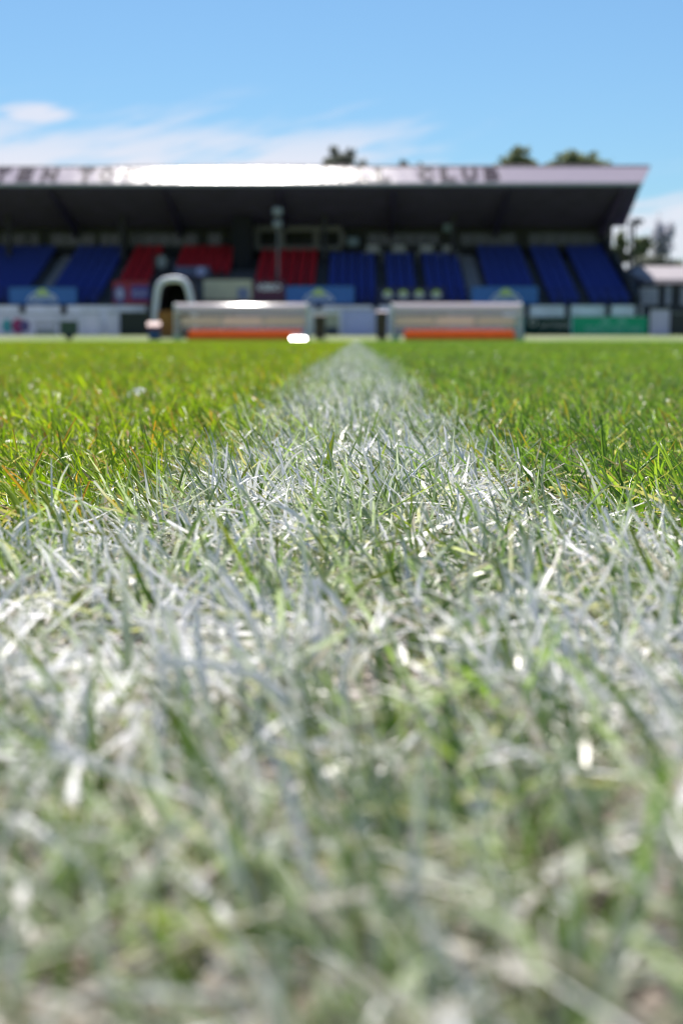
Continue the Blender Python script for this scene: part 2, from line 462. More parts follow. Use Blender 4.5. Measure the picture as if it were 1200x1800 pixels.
def join_data(name, meshes):
    """merge blade meshes (same attribute) into one"""
    vs = []; cs = []; fs = []; off = 0
    for me in meshes:
        n = len(me.vertices); v = np.empty(n * 3, np.float32); me.vertices.foreach_get('co', v)
        c = np.empty(n * 4, np.float32); me.attributes['bl'].data.foreach_get('color', c)
        f = np.empty(len(me.loops), np.int32); me.loops.foreach_get('vertex_index', f)
        vs.append(v); cs.append(c); fs.append(f + off); off += n
        bpy.data.meshes.remove(me)
    v = np.concatenate(vs); c = np.concatenate(cs); f = np.concatenate(fs)
    me = bpy.data.meshes.new(name); me.vertices.add(len(v) // 3); me.vertices.foreach_set('co', v)
    me.loops.add(len(f)); me.loops.foreach_set('vertex_index', f)
    me.polygons.add(len(f) // 4); me.polygons.foreach_set('loop_start', np.arange(0, len(f), 4, dtype=np.int32))
    me.polygons.foreach_set('use_smooth', np.ones(len(f) // 4, bool))
    a = me.attributes.new('bl', 'FLOAT_COLOR', 'POINT'); a.data.foreach_set('color', c)
    me.update(calc_edges=True); me.materials.append(M_GRASS)
    return me

def is_line(x, y):
    return (y < T1) & (y > -9) | (np.abs(x) < 0.055 + .055 * np.exp(-16 * np.maximum(y - T1, 0)))

# core: every blade its own geometry, nothing repeats
Y0, Y1 = 0.045, 1.30
def halfw(y): return 0.34 + 0.30 * y
def scatter(dens):
    n = int(dens * (Y1 - Y0) * 2 * halfw(Y1))
    x = rng.uniform(-halfw(Y1), halfw(Y1), n); y = rng.uniform(Y0, Y1, n)
    k = np.abs(x) < halfw(y)
    return np.stack([x[k], y[k]], 1)
def tufts(dens, per):
    c = scatter(dens / per)
    n = rng.poisson(per, len(c))
    xy = np.repeat(c, n, 0) + rng.normal(0, .0045, (n.sum(), 2))
    return xy[xy[:, 1] > Y0 - .005]
live = np.concatenate([scatter(36000), tufts(66000, 9)])
dens_keep = rng.random(len(live)) < np.clip(.92 + .28 * fbm(live[:, 0], live[:, 1], 38, 5), .35, 1)
live = live[dens_keep]
# thin, worn turf where the paint is thickest
worn = fbm(live[:, 0], live[:, 1], 16, 21)
live = live[~((live[:, 1] < T1 + .02) & (worn < -.55) & (rng.random(len(live)) < .55))]
live = live[(live[:, 1] > .27) | (rng.random(len(live)) < .80 + .28 * fbm(live[:, 0], live[:, 1], 75, 31))]      # trodden, thinner sward nearest the camera
dead = scatter(34000)
dead = dead[(dead[:, 1] > .25) | (rng.random(len(dead)) < .9)]
kl, kd = is_line(live[:, 0], live[:, 1]), is_line(dead[:, 0], dead[:, 1])
near_l = join_data('painted_line_grass', [grow('a', live[kl]), litter('b', dead[kd])])
near_g = join_data('grass', [grow('a', live[~kl]), litter('b', dead[~kd])])
o = bpy.data.objects.new('painted_line_grass', near_l); COL.objects.link(o)
tag(o, 'white painted grass blades of the touchline and the start of the halfway line', 'painted grass', kind='stuff')
o = bpy.data.objects.new('grass', near_g); COL.objects.link(o)
tag(o, 'green grass blades with orange tips either side of the white halfway line', 'grass', kind='stuff')

# patches repeated by geometry nodes beyond the core
def patch_set(prefix, size, n_live, n_dead, count, hs, ws, K, fold):
    c = bpy.data.collections.new(prefix)
    for i in range(count):
        a = rng.uniform(-size / 2, size / 2, (n_live, 2)); b = rng.uniform(-size / 2, size / 2, (max(n_dead, 1), 2))
        me = join_data('%s_%02d' % (prefix, i), [grow('a', a, hs, ws, K, fold, True), litter('b', b, ws)])
        c.objects.link(bpy.data.objects.new('%s_%02d' % (prefix, i), me))
    return c
def instancer(name, coll, pts, n_var, jitter, label, cat):
    me = bpy.data.meshes.new(name); me.from_pydata([tuple(p) for p in pts], [], [])
    n = len(pts)
    v = me.attributes.new('var', 'INT', 'POINT'); v.data.foreach_set('value', rng.integers(0, n_var, n).astype(np.int32))
    r = me.attributes.new('rz', 'FLOAT', 'POINT'); r.data.foreach_set('value', rng.normal(0, jitter, n).astype(np.float32))
    s_ = me.attributes.new('sc', 'FLOAT', 'POINT'); s_.data.foreach_set('value', rng.uniform(1.0, 1.18, n).astype(np.float32))
    me.materials.append(M_GRASS)
    o = bpy.data.objects.new(name, me); COL.objects.link(o)
    t = bpy.data.node_groups.new('scatter_turf', 'GeometryNodeTree')
    t.interface.new_socket('Geometry', in_out='INPUT', socket_type='NodeSocketGeometry')
    t.interface.new_socket('Geometry', in_out='OUTPUT', socket_type='NodeSocketGeometry')
    N = t.nodes; Lk = t.links
    gi = N.new('NodeGroupInput'); go = N.new('NodeGroupOutput')
    ci = N.new('GeometryNodeCollectionInfo'); ci.inputs['Collection'].default_value = coll
    ci.inputs['Separate Children'].default_value = True; ci.inputs['Reset Children'].default_value = True
    ip = N.new('GeometryNodeInstanceOnPoints'); ip.inputs['Pick Instance'].default_value = True
    mp = N.new('GeometryNodeMeshToPoints')
    Lk.new(gi.outputs[0], mp.inputs[0]); Lk.new(mp.outputs[0], ip.inputs['Points'])
    Lk.new(ci.outputs[0], ip.inputs['Instance'])
    def na(nm, ty):
        q = N.new('GeometryNodeInputNamedAttribute'); q.data_type = ty; q.inputs['Name'].default_value = nm
        return q.outputs[0]
    Lk.new(na('var', 'INT'), ip.inputs['Instance Index'])
    cb = N.new('ShaderNodeCombineXYZ'); Lk.new(na('rz', 'FLOAT'), cb.inputs[2]); Lk.new(cb.outputs[0], ip.inputs['Rotation'])
    Lk.new(na('sc', 'FLOAT'), ip.inputs['Scale'])
    Lk.new(ip.outputs[0], go.inputs[0])
    md = o.modifiers.new('scatter', 'NODES'); md.node_group = t
    return tag(o, label, cat, kind='stuff')

def grid_pts(size, y0, y1, hw, skip_core=False):
    pts = []; line = []
    y = y0 + size / 2
    while y < y1:
        w_ = hw(y); n = int(w_ / size) + 1
        for i in range(-n, n + 1):
            x = i * size
            if skip_core and y < Y1 and abs(x) < halfw(y) - size * .3: continue
            p = (x + random.uniform(-.08, .08) * size, y + random.uniform(-.08, .08) * size, 0)
            (line if abs(x) < size * .4 and y > T1 else pts).append(p)
        y += size
    return pts, line
cA = patch_set('turf_fine', .10, 920, 260, 7, 1.0, 1.0, 4, True)
ptsA, lineA = grid_pts(.10, -.5, 3.0, lambda y: 1.3 + .35 * y if y < 1.4 else .35 + .45 * y, True)
cB = patch_set('turf_mid', .30, 3400, 300, 5, 1.0, 1.8, 3, False)
ptsB, lineB = grid_pts(.30, 3.0, 10.0, lambda y: .8 + .38 * y)
cC = patch_set('turf_far', 1.2, 4200, 0, 4, 1.05, 5.0, 2, False)
ptsC, lineC = grid_pts(1.2, 10.0, 64.0, lambda y: 2.5 + .36 * y)
for nm, c, p, l, nv, d in (('a', cA, ptsA, lineA, 7, 'just beyond the sharp blades'), ('b', cB, ptsB, lineB, 5, 'a few metres out'), ('c', cC, ptsC, lineC, 4, 'far out towards the dugouts')):
    instancer('grass', c, p, nv, .5, 'mown green turf of the pitch, ' + d, 'grass')
    if l: instancer('painted_line_grass', c, l, nv, .5, 'white painted turf of the halfway line, ' + d, 'painted grass')

# a petal lying on the turf, left of the line
pt = P(234, 703, 1.22)
mb = MB()
for k in range(5):
    mb.bm.verts.new((0, 0, 0)) if False else None
prof = [(0, 0), (.004, .0035), (.010, .0045), (.016, .003), (.019, 0), (.016, -.003), (.010, -.0045), (.004, -.0035)]
mb.prism(prof, 'z', 0, .0006)
o = mb.build('petal', mat('petal_white', (.90, .89, .86), .35, var=.05))
for v in o.data.vertices: v.co.z += 18 * v.co.y ** 2 * 6 + 8 * (v.co.x - .009) ** 2
o.location = (pt.x - .006, 1.22, pt.z + .001); o.rotation_euler = (R(34), R(-22), R(22))
tag(o, 'small white petal lying on the lime green turf left of the white line', 'petal')

# ---------------------------------------------------------------- materials of the far side
M_white = mat('white_paint', (.62, .63, .68), .5, var=.08)
M_hoard = mat('hoarding_white', (.88, .88, .90), .5, var=.07)
M_dark = mat('dark_steel', (.020, .018, .028), .6, var=.2)
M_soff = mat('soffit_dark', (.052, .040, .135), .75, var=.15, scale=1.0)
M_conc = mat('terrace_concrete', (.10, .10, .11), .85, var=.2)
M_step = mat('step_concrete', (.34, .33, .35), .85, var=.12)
M_blue = mat('seat_blue', (.022, .045, .27), .55, var=.12, spec=.25)
M_red = mat('seat_red', (.42, .008, .02), .55, var=.12, spec=.2)
M_ban = mat('banner_blue', (.035, .14, .42), .6, var=.06)
M_navy = mat('banner_navy', (.012, .018, .07), .6, var=.06)
M_banred = mat('banner_red', (.32, .02, .04), .6, var=.08)
M_mar = mat('banner_maroon', (.085, .018, .05), .6, var=.06)
M_cream = mat('board_cream', (.48, .47, .34), .6, var=.06)
M_lime = mat('logo_lime', (.42, .60, .06), .5, var=.04)
M_ltxt = mat('logo_white', (.75, .78, .80), .5, var=.03)
M_lav = mat('logo_lavender', (.40, .40, .62), .5, var=.03)
M_green = mat('board_green', (.0, .22, .12), .5, var=.06)
M_dgreen = mat('board_dark_green', (.006, .035, .032), .6, var=.06, spec=.1)
M_teal = mat('logo_teal', (.06, .32, .40), .5)
M_mag = mat('logo_magenta', (.34, .02, .14), .5)
M_purp = mat('logo_purple', (.10, .07, .24), .5)
M_grey = mat('text_grey', (.24, .26, .27), .5)
M_orange = mat('seat_orange', (.85, .17, .02), .4, var=.08)
M_amber = mat('bench_amber', (.55, .22, .02), .6, var=.1)
M_beige = mat('dugout_beige', (.66, .58, .48), .7, var=.08)
M_pink = mat('dugout_pink', (.74, .58, .48), .7, var=.08)
M_black = mat('bin_black', (.018, .016, .015), .45, var=.15)
M_bin = mat('bin_blue', (.010, .06, .24), .4, var=.1)
M_binred = mat('lid_red', (.22, .02, .04), .4, var=.06)
M_wood = mat('gate_wood', (.34, .16, .03), .7, var=.35, scale=6)
M_winf = mat('window_frame', (.20, .20, .18), .6)
def glass_mat(name, col, rough=.08, alpha=.25):
    m, g = newmat(name)
    b = g.n('ShaderNodeBsdfPrincipled', i={'Base Color': col, 'Roughness': rough, 'Specular IOR Level': .6})
    t = g.n('ShaderNodeBsdfTransparent', i={0: (.92, .94, .95)})
    ms = g.n('ShaderNodeMixShader', i={0: alpha, 1: t.outputs[0], 2: b.outputs[0]})
    g.n('ShaderNodeOutputMaterial', i={0: ms.outputs[0]})
    return m
M_poly = glass_mat('polycarbonate_sheet', (.75, .74, .78), .16, .62)
M_clear = glass_mat('clear_sheet', (.55, .56, .62), .10, .30)
M_win = mat('dark_window', (.028, .032, .034), .25, var=.4, scale=.8)
def glow_mat(name, col, f=.5, rough=.35, clear=0.0, spec=.5):
    m, g = newmat(name)
    t0 = g.n('ShaderNodeTexCoord'); nz = g.noise(t0.outputs['Object'], 4.0, 4.0, .6)
    c = g.mix(nz, tuple(q * .85 for q in col), col)
    b = g.n('ShaderNodeBsdfPrincipled', i={'Base Color': c, 'Roughness': rough, 'Specular IOR Level': spec})
    t = g.n('ShaderNodeBsdfTranslucent', i={0: c})
    ms = g.n('ShaderNodeMixShader', i={0: f, 1: b.outputs[0], 2: t.outputs[0]})
    tp = g.n('ShaderNodeBsdfTransparent', i={0: (.95, .96, .97)})
    m2 = g.n('ShaderNodeMixShader', i={0: clear, 1: ms.outputs[0], 2: tp.outputs[0]})
    g.n('ShaderNodeOutputMaterial', i={0: m2.outputs[0]})
    return m
M_orange = glow_mat('seat_orange_plastic', (.95, .33, .06), .6)
M_beige = glow_mat('dugout_beige_sheet', (.60, .57, .52), .45)
M_pink = glow_mat('dugout_pink_sheet', (.68, .62, .58), .45)
M_poly = glow_mat('roof_polycarbonate', (.78, .75, .78), .6, .12, clear=.55)
M_hoard = glow_mat('hoarding_sheet', (.72, .72, .88), .30, .5)
M_pblue = glow_mat('hoarding_blue_sheet', (.50, .56, .82), .30, .5)
M_lilac = glow_mat('hoarding_lilac_sheet', (.40, .42, .62), .25, .5)
M_lavb = glow_mat('hoarding_lavender_sheet', (.56, .56, .74), .28, .5)
M_green = glow_mat('hoarding_green_sheet', (.0, .42, .25), .30, .5)
def fascia_mat(name, col, metal, rough, spec=.06):
    m, g = newmat(name)
    geo = g.n('ShaderNodeNewGeometry')
    n = g.noise(geo.outputs['Position'], 1.5, 4.0, .65)
    n2 = g.noise(geo.outputs['Position'], 5.0, 3.0, .6)
    c = g.mix(n2, tuple(q * .88 for q in col), col)
    bp = g.n('ShaderNodeBump', i={'Strength': .5, 'Distance': .05, 'Height': n})
    b = g.n('ShaderNodeBsdfPrincipled', i={'Base Color': c, 'Roughness': rough, 'Metallic': metal, 'Normal': bp.outputs[0], 'Specular IOR Level': spec})
    g.n('ShaderNodeOutputMaterial', i={0: b.outputs[0]})
    return m
M_fascia = fascia_mat('fascia_sheet', (.33, .285, .35), 0.0, .195)
M_flet = fascia_mat('fascia_letter', (.055, .04, .055), 0.0, .18, .05)

# ---------------------------------------------------------------- the stand
YF, YB = 80.4, 88.6
XL = -34.0
stand = empty('grandstand', (0, 82, .3), label='long dark covered grandstand with white lettered fascia and banks of blue and red seats', cat='grandstand')
# roof
RZ0 = PZ(324, YF); RAKE = R(34.0)
FL = 1.94
fz1 = RZ0 + FL * math.sin(RAKE); fy1 = YF + FL * math.cos(RAKE)
XR = PX(1128, YF, 320)
bz = PZ(398, YB)
XRB = PX(1098, YB, 398)
def slab(mb, pts_lo, pts_hi):
    A = [mb.bm.verts.new(p) for p in pts_lo]; B = [mb.bm.verts.new(p) for p in pts_hi]
    n = len(A)
    for i in range(n): mb.bm.faces.new((A[i], A[(i + 1) % n], B[(i + 1) % n], B[i]))
    mb.bm.faces.new(A); mb.bm.faces.new(B[::-1])
mb = MB()
slab(mb, [(XL, YF + .05, RZ0 + .02), (XR, YF + .05, RZ0 + .02), (XRB, YB, bz), (XL, YB, bz)],
     [(XL, fy1 + .02, fz1 - .06), (XR + .35, fy1 + .02, fz1 - .06), (XRB + .1, YB, bz + .9), (XL, YB, bz + .9)])
roof = mb.build('roof', M_soff, stand)
mb = MB()
for i in range(12):      # purlins under the roof
    t = (i + .5) / 12
    y = YF + .3 + (YB - YF - .5) * t; z = RZ0 + (bz - RZ0) * ((y - YF) / (YB - YF))
    x1 = XR + (XRB - XR) * ((y - YF) / (YB - YF)) - .15
    mb.box(XL, x1, y - .05, y + .05, z - .16, z + .03)
mb.build('purlin', M_soff, roof)
for i in range(8):
    x = 14.9 - i * 6.4
    mb = MB()
    mb.prism([(YF + .3, RZ0 - .02), (YB - .2, bz - .03), (YB - .2, bz - .75), (YB - 1.5, bz - .40), (YF + .3, RZ0 - .22)], 'x', x - .09, x + .09)
    mb.build('roof_beam', M_soff, roof)
# fascia: raked glossy sheet
mb = MB()
nrm = Vector((0, -math.sin(RAKE), math.cos(RAKE))) * .05
a0 = Vector((XL, YF, RZ0)); a1 = Vector((XR, YF, RZ0)); a2 = Vector((XR + .75, fy1, fz1)); a3 = Vector((XL, fy1, fz1))
slab(mb, [a0, a1, a2, a3], [a0 + nrm, a1 + nrm, a2 + nrm, a3 + nrm])
fascia = mb.build('fascia', M_fascia, stand)
mb = MB(); mb.box(XL, XR - .02, YF - .14, YF - .01, RZ0 - .10, RZ0 + .07); mb.build('gutter', mat('gutter_grey', (.34, .36, .42), .5), fascia)
mb = MB(); mb.tube([(XL, fy1 + .03, fz1 + .05), (XR + .72, fy1 + .03, fz1 + .07)], .075, 8); mb.build('ridge_cap', mat('cap_brown', (.16, .10, .12), .5), fascia)
# lettering as far as it can be read
mid = FL * .52
ly = YF + mid * math.cos(RAKE) + nrm.y * 1.3; lz = RZ0 + mid * math.sin(RAKE) + nrm.z * 1.3
words = [('TEN', (4, 45, 88)), ('TOWN', (152, 188, 228, 270)), ('FOOTBALL', (415, 453, 491, 529, 567, 604, 638, 672)), ('CLUB', (748, 787, 825, 864))]
for wd, xs in words:
    text('lettering', wd, M_flet, 0, ly, lz, .88, 1.62, fascia, rot=RAKE, depth=.006, bold=.075, xs=[PX(q, ly, 308) for q in xs])
# terrace
ROWS = 13; RY0 = 78.2; RD = .78; FZ0 = 1.72; RH = .268
XT0, XT1 = XL, 15.1
mb = MB()
prof = [(RY0 - .35, .3), (RY0 - .35, FZ0)]
for i in range(ROWS):
    y = RY0 - .35 + RD * (i + 1); prof += [(y, FZ0 + RH * i), (y, FZ0 + RH * (i + 1))]
prof = prof[:-1] + [(YB - .1, prof[-2][1]), (YB - .1, .3)]
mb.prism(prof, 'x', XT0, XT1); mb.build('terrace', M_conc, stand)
# sloping side wall
mb = MB()
zt = lambda y: FZ0 + RH * (y - RY0) / RD
mb.prism([(RY0 - .4, .3), (RY0 - .4, FZ0 + .75), (YB - .1, zt(YB) + .85), (YB - .1, .3)], 'x', XT1 + .003, XT1 + .28)
mb.build('side_wall', mat('side_wall_dark', (.020, .024, .030), .7, var=.15), stand)
# back wall and its windows
mb = MB(); mb.box(XL, XT1 + .25, YB - .08, YB + .2, .3, bz + .2); bw = mb.build('back_wall', mat('back_wall_dark', (.030, .032, .032), .8, var=.2), stand)
def win(x0, x1, y0, y1, panes, Y=YB - .14, frame=M_winf):
    X0, X1, Z0, Z1 = PX(x0, Y), PX(x1, Y), PZ(y1, Y), PZ(y0, Y)
    mb = MB(); t = .09
    mb.box(X0, X1, Y - .05, Y + .05, Z1 - t, Z1); mb.box(X0, X1, Y - .05, Y + .05, Z0, Z0 + t)
    n = panes
    for i in range(n + 1):
        x = X0 + (X1 - X0 - t) * i / n
        mb.box(x, x + t, Y - .045, Y + .045, Z0 + t, Z1 - t)
    f = mb.build('window', frame, stand)
    mb = MB(); mb.box(X0 + .02, X1 - .02, Y - .01, Y + .01, Z0 + .02, Z1 - .02); mb.build('pane', M_win, f)
M_wg = mat('window_frame_green', (.060, .068, .060), .6)
for a in ((-90, 2, 3), (6, 74, 3), (92, 172, 3), (178, 214, 2), (230, 350, 5), (366, 392, 1), (644, 772, 6), (806, 904, 4), (925, 1046, 5)):
    win(a[0], a[1], 409, 433, a[2], frame=M_wg)
# glazed gantry box in the middle
gy = YB - 1.6
mb = MB()
gx0, gx1 = PX(448, gy), PX(600, gy); g0, g1 = PZ(440, gy), PZ(397, gy)
mb.box(gx0, gx1, gy, gy + .12, g1 - .34, g1); mb.box(gx0, gx1, gy, gy + .12, g0, g0 + .28)
for q in (448, 492, 551, 596): mb.box(PX(q, gy), PX(q, gy) + .32, gy + .01, gy + .11, g0 + .28, g1 - .34)
mb.box(gx0, gx1, gy + .12, YB - .1, g1 - .10, g1 - .01)
mb.build('press_box', mat('gantry_beige', (.17, .16, .155), .7, var=.1), stand)
# dark tower / columns
mb = MB(); mb.box(PX(410, 85), PX(443, 85), 85.0, YB - .1, 2.9, bz + .3); mb.build('stair_tower', mat('tower_black', (.008, .008, .012), .8), stand)
for q in (20, 218, 570, 795, 1068):
    mb = MB(); x = PX(q, 86); mb.box(x - .13, x + .13, 85.9, 86.15, zt(86), 7.6); mb.build('column', M_dark, stand)
# aisles: pale stairs and dark gangways
def stairs(xf, xb, w_, m, r0=0, r1=ROWS):
    mb = MB()
    for i in range(r0, r1):
        t = (i - r0) / max(1, r1 - r0 - 1)
        x = xf + (xb - xf) * t
        y = RY0 - .30 + RD * i; z = FZ0 + RH * i
        mb.box(x - w_ / 2, x + w_ / 2, y, y + RD * .5, z + .002, z + .10)
        mb.box(x - w_ / 2 + .002, x + w_ / 2 - .002, y + RD * .5, y + RD, z + .002, z + .20)
    mb.build('aisle_steps', m, stand)
xa = lambda q: PX(q, 82.5, 470)
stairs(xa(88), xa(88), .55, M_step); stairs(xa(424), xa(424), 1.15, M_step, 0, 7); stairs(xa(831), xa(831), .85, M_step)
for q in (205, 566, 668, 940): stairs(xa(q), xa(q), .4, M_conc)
# parapet along the front of the stand
PY = 77.3
mb = MB(); mb.box(XL, XT1 + .25, PY, PY + .14, .3, PZ(537, PY)); par = mb.build('parapet', mat('parapet_grey', (.78, .78, .86), .6, var=.12, scale=1.2), stand)
for q in (-60, 40, 112, 262, 560, 660, 925, 997, 1068, 1120):
    mb = MB(); x = PX(q, PY - .1); mb.box(x - .14, x + .14, PY - .12, PY - .002, .3, PZ(536, PY)); mb.build('pier', M_dark, par)
mb = MB()
for z in (2.35, 2.75): mb.tube([(XL, PY + .4, z), (XT1, PY + .4, z)], .025, 6)
for i in range(40): x = XL + i * 1.25; mb.tube([(x, PY + .4, 1.7), (x, PY + .4, 2.75)], .022, 6)
mb.build('railing', M_dark, stand)
# press desks with small monitors on the upper deck
for k, q in enumerate((655, 700, 748, 788)):
    y = YB - 2.4; x = PX(q, y); z = PZ(443, y)
    d = MB(); d.box(x - .62, x + .62, y, y + .5, z - .05, z); d.box(x - .58, x - .52, y + .05, y + .45, z - .9, z - .05); d.box(x + .52, x + .58, y + .05, y + .45, z - .9, z - .05)
    e = empty('press_desk', (x, y, z - .9), label='pale press desk at the back of the stand, number %d of four from the gantry box' % (k + 1), cat='desk', group='press desks')
    e['label'] = ['pale press desk nearest the central beige gantry box', 'second press desk to the right of the gantry box', 'third press desk to the right of the gantry box', 'press desk farthest right from the gantry box'][k]
    d.build('desk_top', mat('desk_grey', (.36, .35, .36), .5), e)
    s_ = MB(); s_.box(x - .38, x + .38, y - .02, y + .02, z + .04, z + .40); s_.box(x - .05, x + .05, y - .02, y + .02, z, z + .04)
    s_.build('screen_back', mat('desk_grey', (.36, .35, .36), .5), e)

# ---------------------------------------------------------------- seats
def seat_mesh(m):
    mb = MB()
    w_ = .215
    # curved tip-up shell: back panel and folded pan
    back = [(.00, .42), (.03, .43), (.075, .62), (.085, .80), (.06, .83), (.035, .81), (.025, .62)]
    mb.prism([(u, v) for u, v in back], 'x', -w_, w_)
    mb.prism([(-.10, .36), (-.03, .40), (.005, .42), (-.02, .66), (-.05, .70), (-.085, .66)], 'x', -w_ + .02, w_ - .02)
    mb.box(-.03, .03, .0, .05, .0, .42)
    mb.box(-w_, w_, .01, .04, .36, .40)
    bmesh.ops.recalc_face_normals(mb.bm, faces=mb.bm.faces)
    me = bpy.data.meshes.new('stadium_seat'); mb.bm.to_mesh(me); mb.bm.free(); me.materials.append(m)
    return me
SM_B, SM_R = seat_mesh(M_blue), seat_mesh(M_red)
blocks = [   # name, px left, px right (on the plane of the middle rows), row range, red?
    ('far left blue block', -140, 66, 0, 13, False), ('blue block left of the red seats', 106, 196, 0, 13, False),
    ('slanting red block left of the white tunnel', 214, 268, 2, 13, True), ('dark red block above the white tunnel', 302, 402, 7, 13, True),
    ('central red block', 449, 556, 4, 13, True), ('blue block right of the central red seats', 577, 660, 0, 11, False),
    ('blue block left of the pale right steps', 678, 812, 0, 11, False), ('blue block right of the pale right steps', 850, 931, 0, 13, False),
    ('far right blue block', 949, 1084, 0, 13, False)]
allseats = []
for bi, (bn, a, b, r0, r1, red) in enumerate(blocks):
    x0, x1 = xa(a), xa(b)
    n = int((x1 - x0) / .5)
    for r in range(r0, r1):
        pos = -1
        for k in range(n):
            x = x0 + (k + .5) * (x1 - x0) / n
            if (bi == 6 and k == 3) or (bi == 8 and k in (3, 8)): continue      # narrow gaps where the banks divide
            pos += 1
            allseats.append((r, bi, pos, x, RY0 + .12 + RD * r, FZ0 + RH * r + .002))
def shown(s):
    r, bi, k, x, y, z = s
    px = 625 + x / y * 2500
    py = 598 - (z + .6 - .08) / y * 2500
    if px < 0 or px > 1200: return False
    if py > 532: return False
    if py > 498 and (20 < px < 136 or 200 < px < 264 or 505 < px < 622 or 828 < px < 944 or 664 < px < 780): return False
    if py > 478 and 264 < px < 350: return False
    if py > 490 and 356 < px < 500: return False
    return True
vis = sorted([s for s in allseats if shown(s)], key=lambda s: (s[0] - (5 if blocks[s[1]][5] else 0), s[1], s[2]))
ind, rest = vis[:300], vis[300:] + [s for s in allseats if not shown(s)]
o_ = ('front', 'second', 'third', 'fourth', 'fifth', 'sixth', 'seventh', 'eighth', 'ninth', 'tenth', 'eleventh', 'twelfth', 'top')
def ordn(n): return '%d%s' % (n, 'th' if 10 <= n % 100 <= 20 else {1: 'st', 2: 'nd', 3: 'rd'}.get(n % 10, 'th'))
for r, bi, k, x, y, z in ind:
    red = blocks[bi][5]
    o = bpy.data.objects.new('stadium_seat', SM_R if red else SM_B); COL.objects.link(o)
    o.location = (x, y, z)
    tag(o, 'seat %s from left, %s row of the %s' % (ordn(k + 1), o_[r], blocks[bi][0]), 'seat',
        ('red' if red else 'blue') + ' folding seats of the ' + blocks[bi][0])
# the rest of the seats as one mass
vs, fs, mi = [], [], []
bv = np.array([tuple(v.co) for v in SM_B.vertices]); bf = [list(p.vertices) for p in SM_B.polygons]
for r, bi, k, x, y, z in rest:
    off = len(vs)
    vs += [(a + x, b + y, c + z) for a, b, c in bv]
    fs += [[q + off for q in f] for f in bf]; mi += [1 if blocks[bi][5] else 0] * len(bf)
me = bpy.data.meshes.new('stadium_seats'); me.from_pydata(vs, [], fs); me.materials.append(M_blue); me.materials.append(M_red)
me.polygons.foreach_set('material_index', mi)
o = bpy.data.objects.new('stadium_seats', me); COL.objects.link(o)
tag(o, 'upper rows of blue and red folding seats rising to the back of the stand', 'seats', kind='stuff')

# ---------------------------------------------------------------- banners and boards
def board(name, x0, x1, y0, y1, Y, m, label, cat, posts=False, group=None, frame=None):
    X0, X1, Z0, Z1 = PX(x0, Y), PX(x1, Y), PZ(y1, Y), PZ(y0, Y)
    e = empty(name, ((X0 + X1) / 2, Y, Z0), label=label, cat=cat, group=group)
    mb = MB(); mb.box(X0, X1, Y, Y + .03, Z0, Z1); mb.build('panel', m, e)
    if frame:
        mb = MB(); mb.box(X0 - .04, X1 + .04, Y + .032, Y + .07, Z1 - .05, Z1 + .03); mb.build('top_rail', frame, e)
    return e, X0, X1, Z0, Z1
BY = 77.35
def hill_logo(e, cx, y0, y1, Y, txt='ACOTTS'):
    z0, z1 = PZ(y1, Y), PZ(y0, Y); h = z1 - z0
    MB().disc((cx, Y - .012, z0 + h * .50), .5, t=.012, a0=0, a1=math.pi, sz=h * .42 / .5 * 1.0, sx=.75).build('emblem', M_lime, e)
    mb = MB()      # white arch under the emblem
    n = 18
    mb.tube([(cx + .78 * math.cos(math.pi * k / n), Y - .02, z0 + h * .10 + h * .60 * math.sin(math.pi * k / n)) for k in range(n + 1)], .035, 6)
    mb.build('arch', M_ltxt, e)
    text('lettering', txt, M_ltxt, cx, Y - .012, z0 + h * .27, 1.25, h * .30, e, depth=.004)
for x0, x1, y0, y1, lx, lab in ((18, 136, 505, 534, 76, 'blue banner with lime hill emblem at the far left of the stand front'),
                                (503, 622, 503, 533, 560, 'blue banner with lime hill emblem below the central red seats'),
                                (828, 944, 504, 534, 888, 'blue banner with lime hill emblem above the right dugout')):
    e, X0, X1, Z0, Z1 = board('banner', x0, x1, y0, y1, BY, M_ban, lab, 'banner', group='blue banners with the hill emblem', frame=M_dark)
    hill_logo(e, PX(lx, BY), 505, 533, BY)
e, X0, X1, Z0, Z1 = board('banner', 200, 263, 494, 535, BY, M_banred, 'red banner with blue crest and pale lettering beside the white tunnel', 'banner', frame=M_dark)
cx = PX(212, BY); MB().disc((cx, BY - .012, PZ(518, BY)), .36, t=.012, sz=1.5).build('crest', M_purp, e)
MB().disc((cx, BY - .024, PZ(516, BY)), .20, t=.008, sz=1.5).build('crest_shield', M_lav, e)
mb = MB(); mb.box(PX(231, BY), PX(263, BY), BY - .02, BY - .002, PZ(527, BY), PZ(502, BY)); mb.build('blue_patch', mat('patch_blue', (.07, .05, .28), .5), e)
text('lettering', 'SPORT', M_lav, PX(247, BY), BY - .024, PZ(516, BY), .85, .28, e, depth=.004)
e, *_ = board('board', 358, 443, 492, 527, BY, M_cream, 'cream board with small blue square emblem behind the left dugout', 'board', frame=M_winf)
mb = MB(); mb.box(PX(418, BY), PX(437, BY), BY - .02, BY - .002, PZ(526, BY), PZ(506, BY)); mb.build('emblem', mat('emblem_slate', (.16, .20, .34), .5), e)
e, *_ = board('banner', 445, 501, 494, 528, BY, M_mar, 'maroon banner with white lettering under the central red seats', 'banner', frame=M_dark)
text('lettering', 'KBBO', M_ltxt, PX(474, BY), BY - .012, PZ(505, BY), 1.25, .36, e, depth=.004)
e, X0, X1, Z0, Z1 = board('banner', 664, 780, 506, 532, BY, M_navy, 'navy banner with four small pale round badges above right dugout', 'banner', frame=M_dark)
for q in (681, 708, 736, 766):
    x = PX(q, BY)
    MB().disc((x, BY - .01, PZ(518, BY)), .27, t=.012, sz=.75).build('badge', mat('badge_pale', (.42, .46, .46), .5), e)
    MB().disc((x, BY - .022, PZ(513, BY)), .16, t=.008, sz=.6).build('badge_emblem', M_lime, e)
sy = 79.6
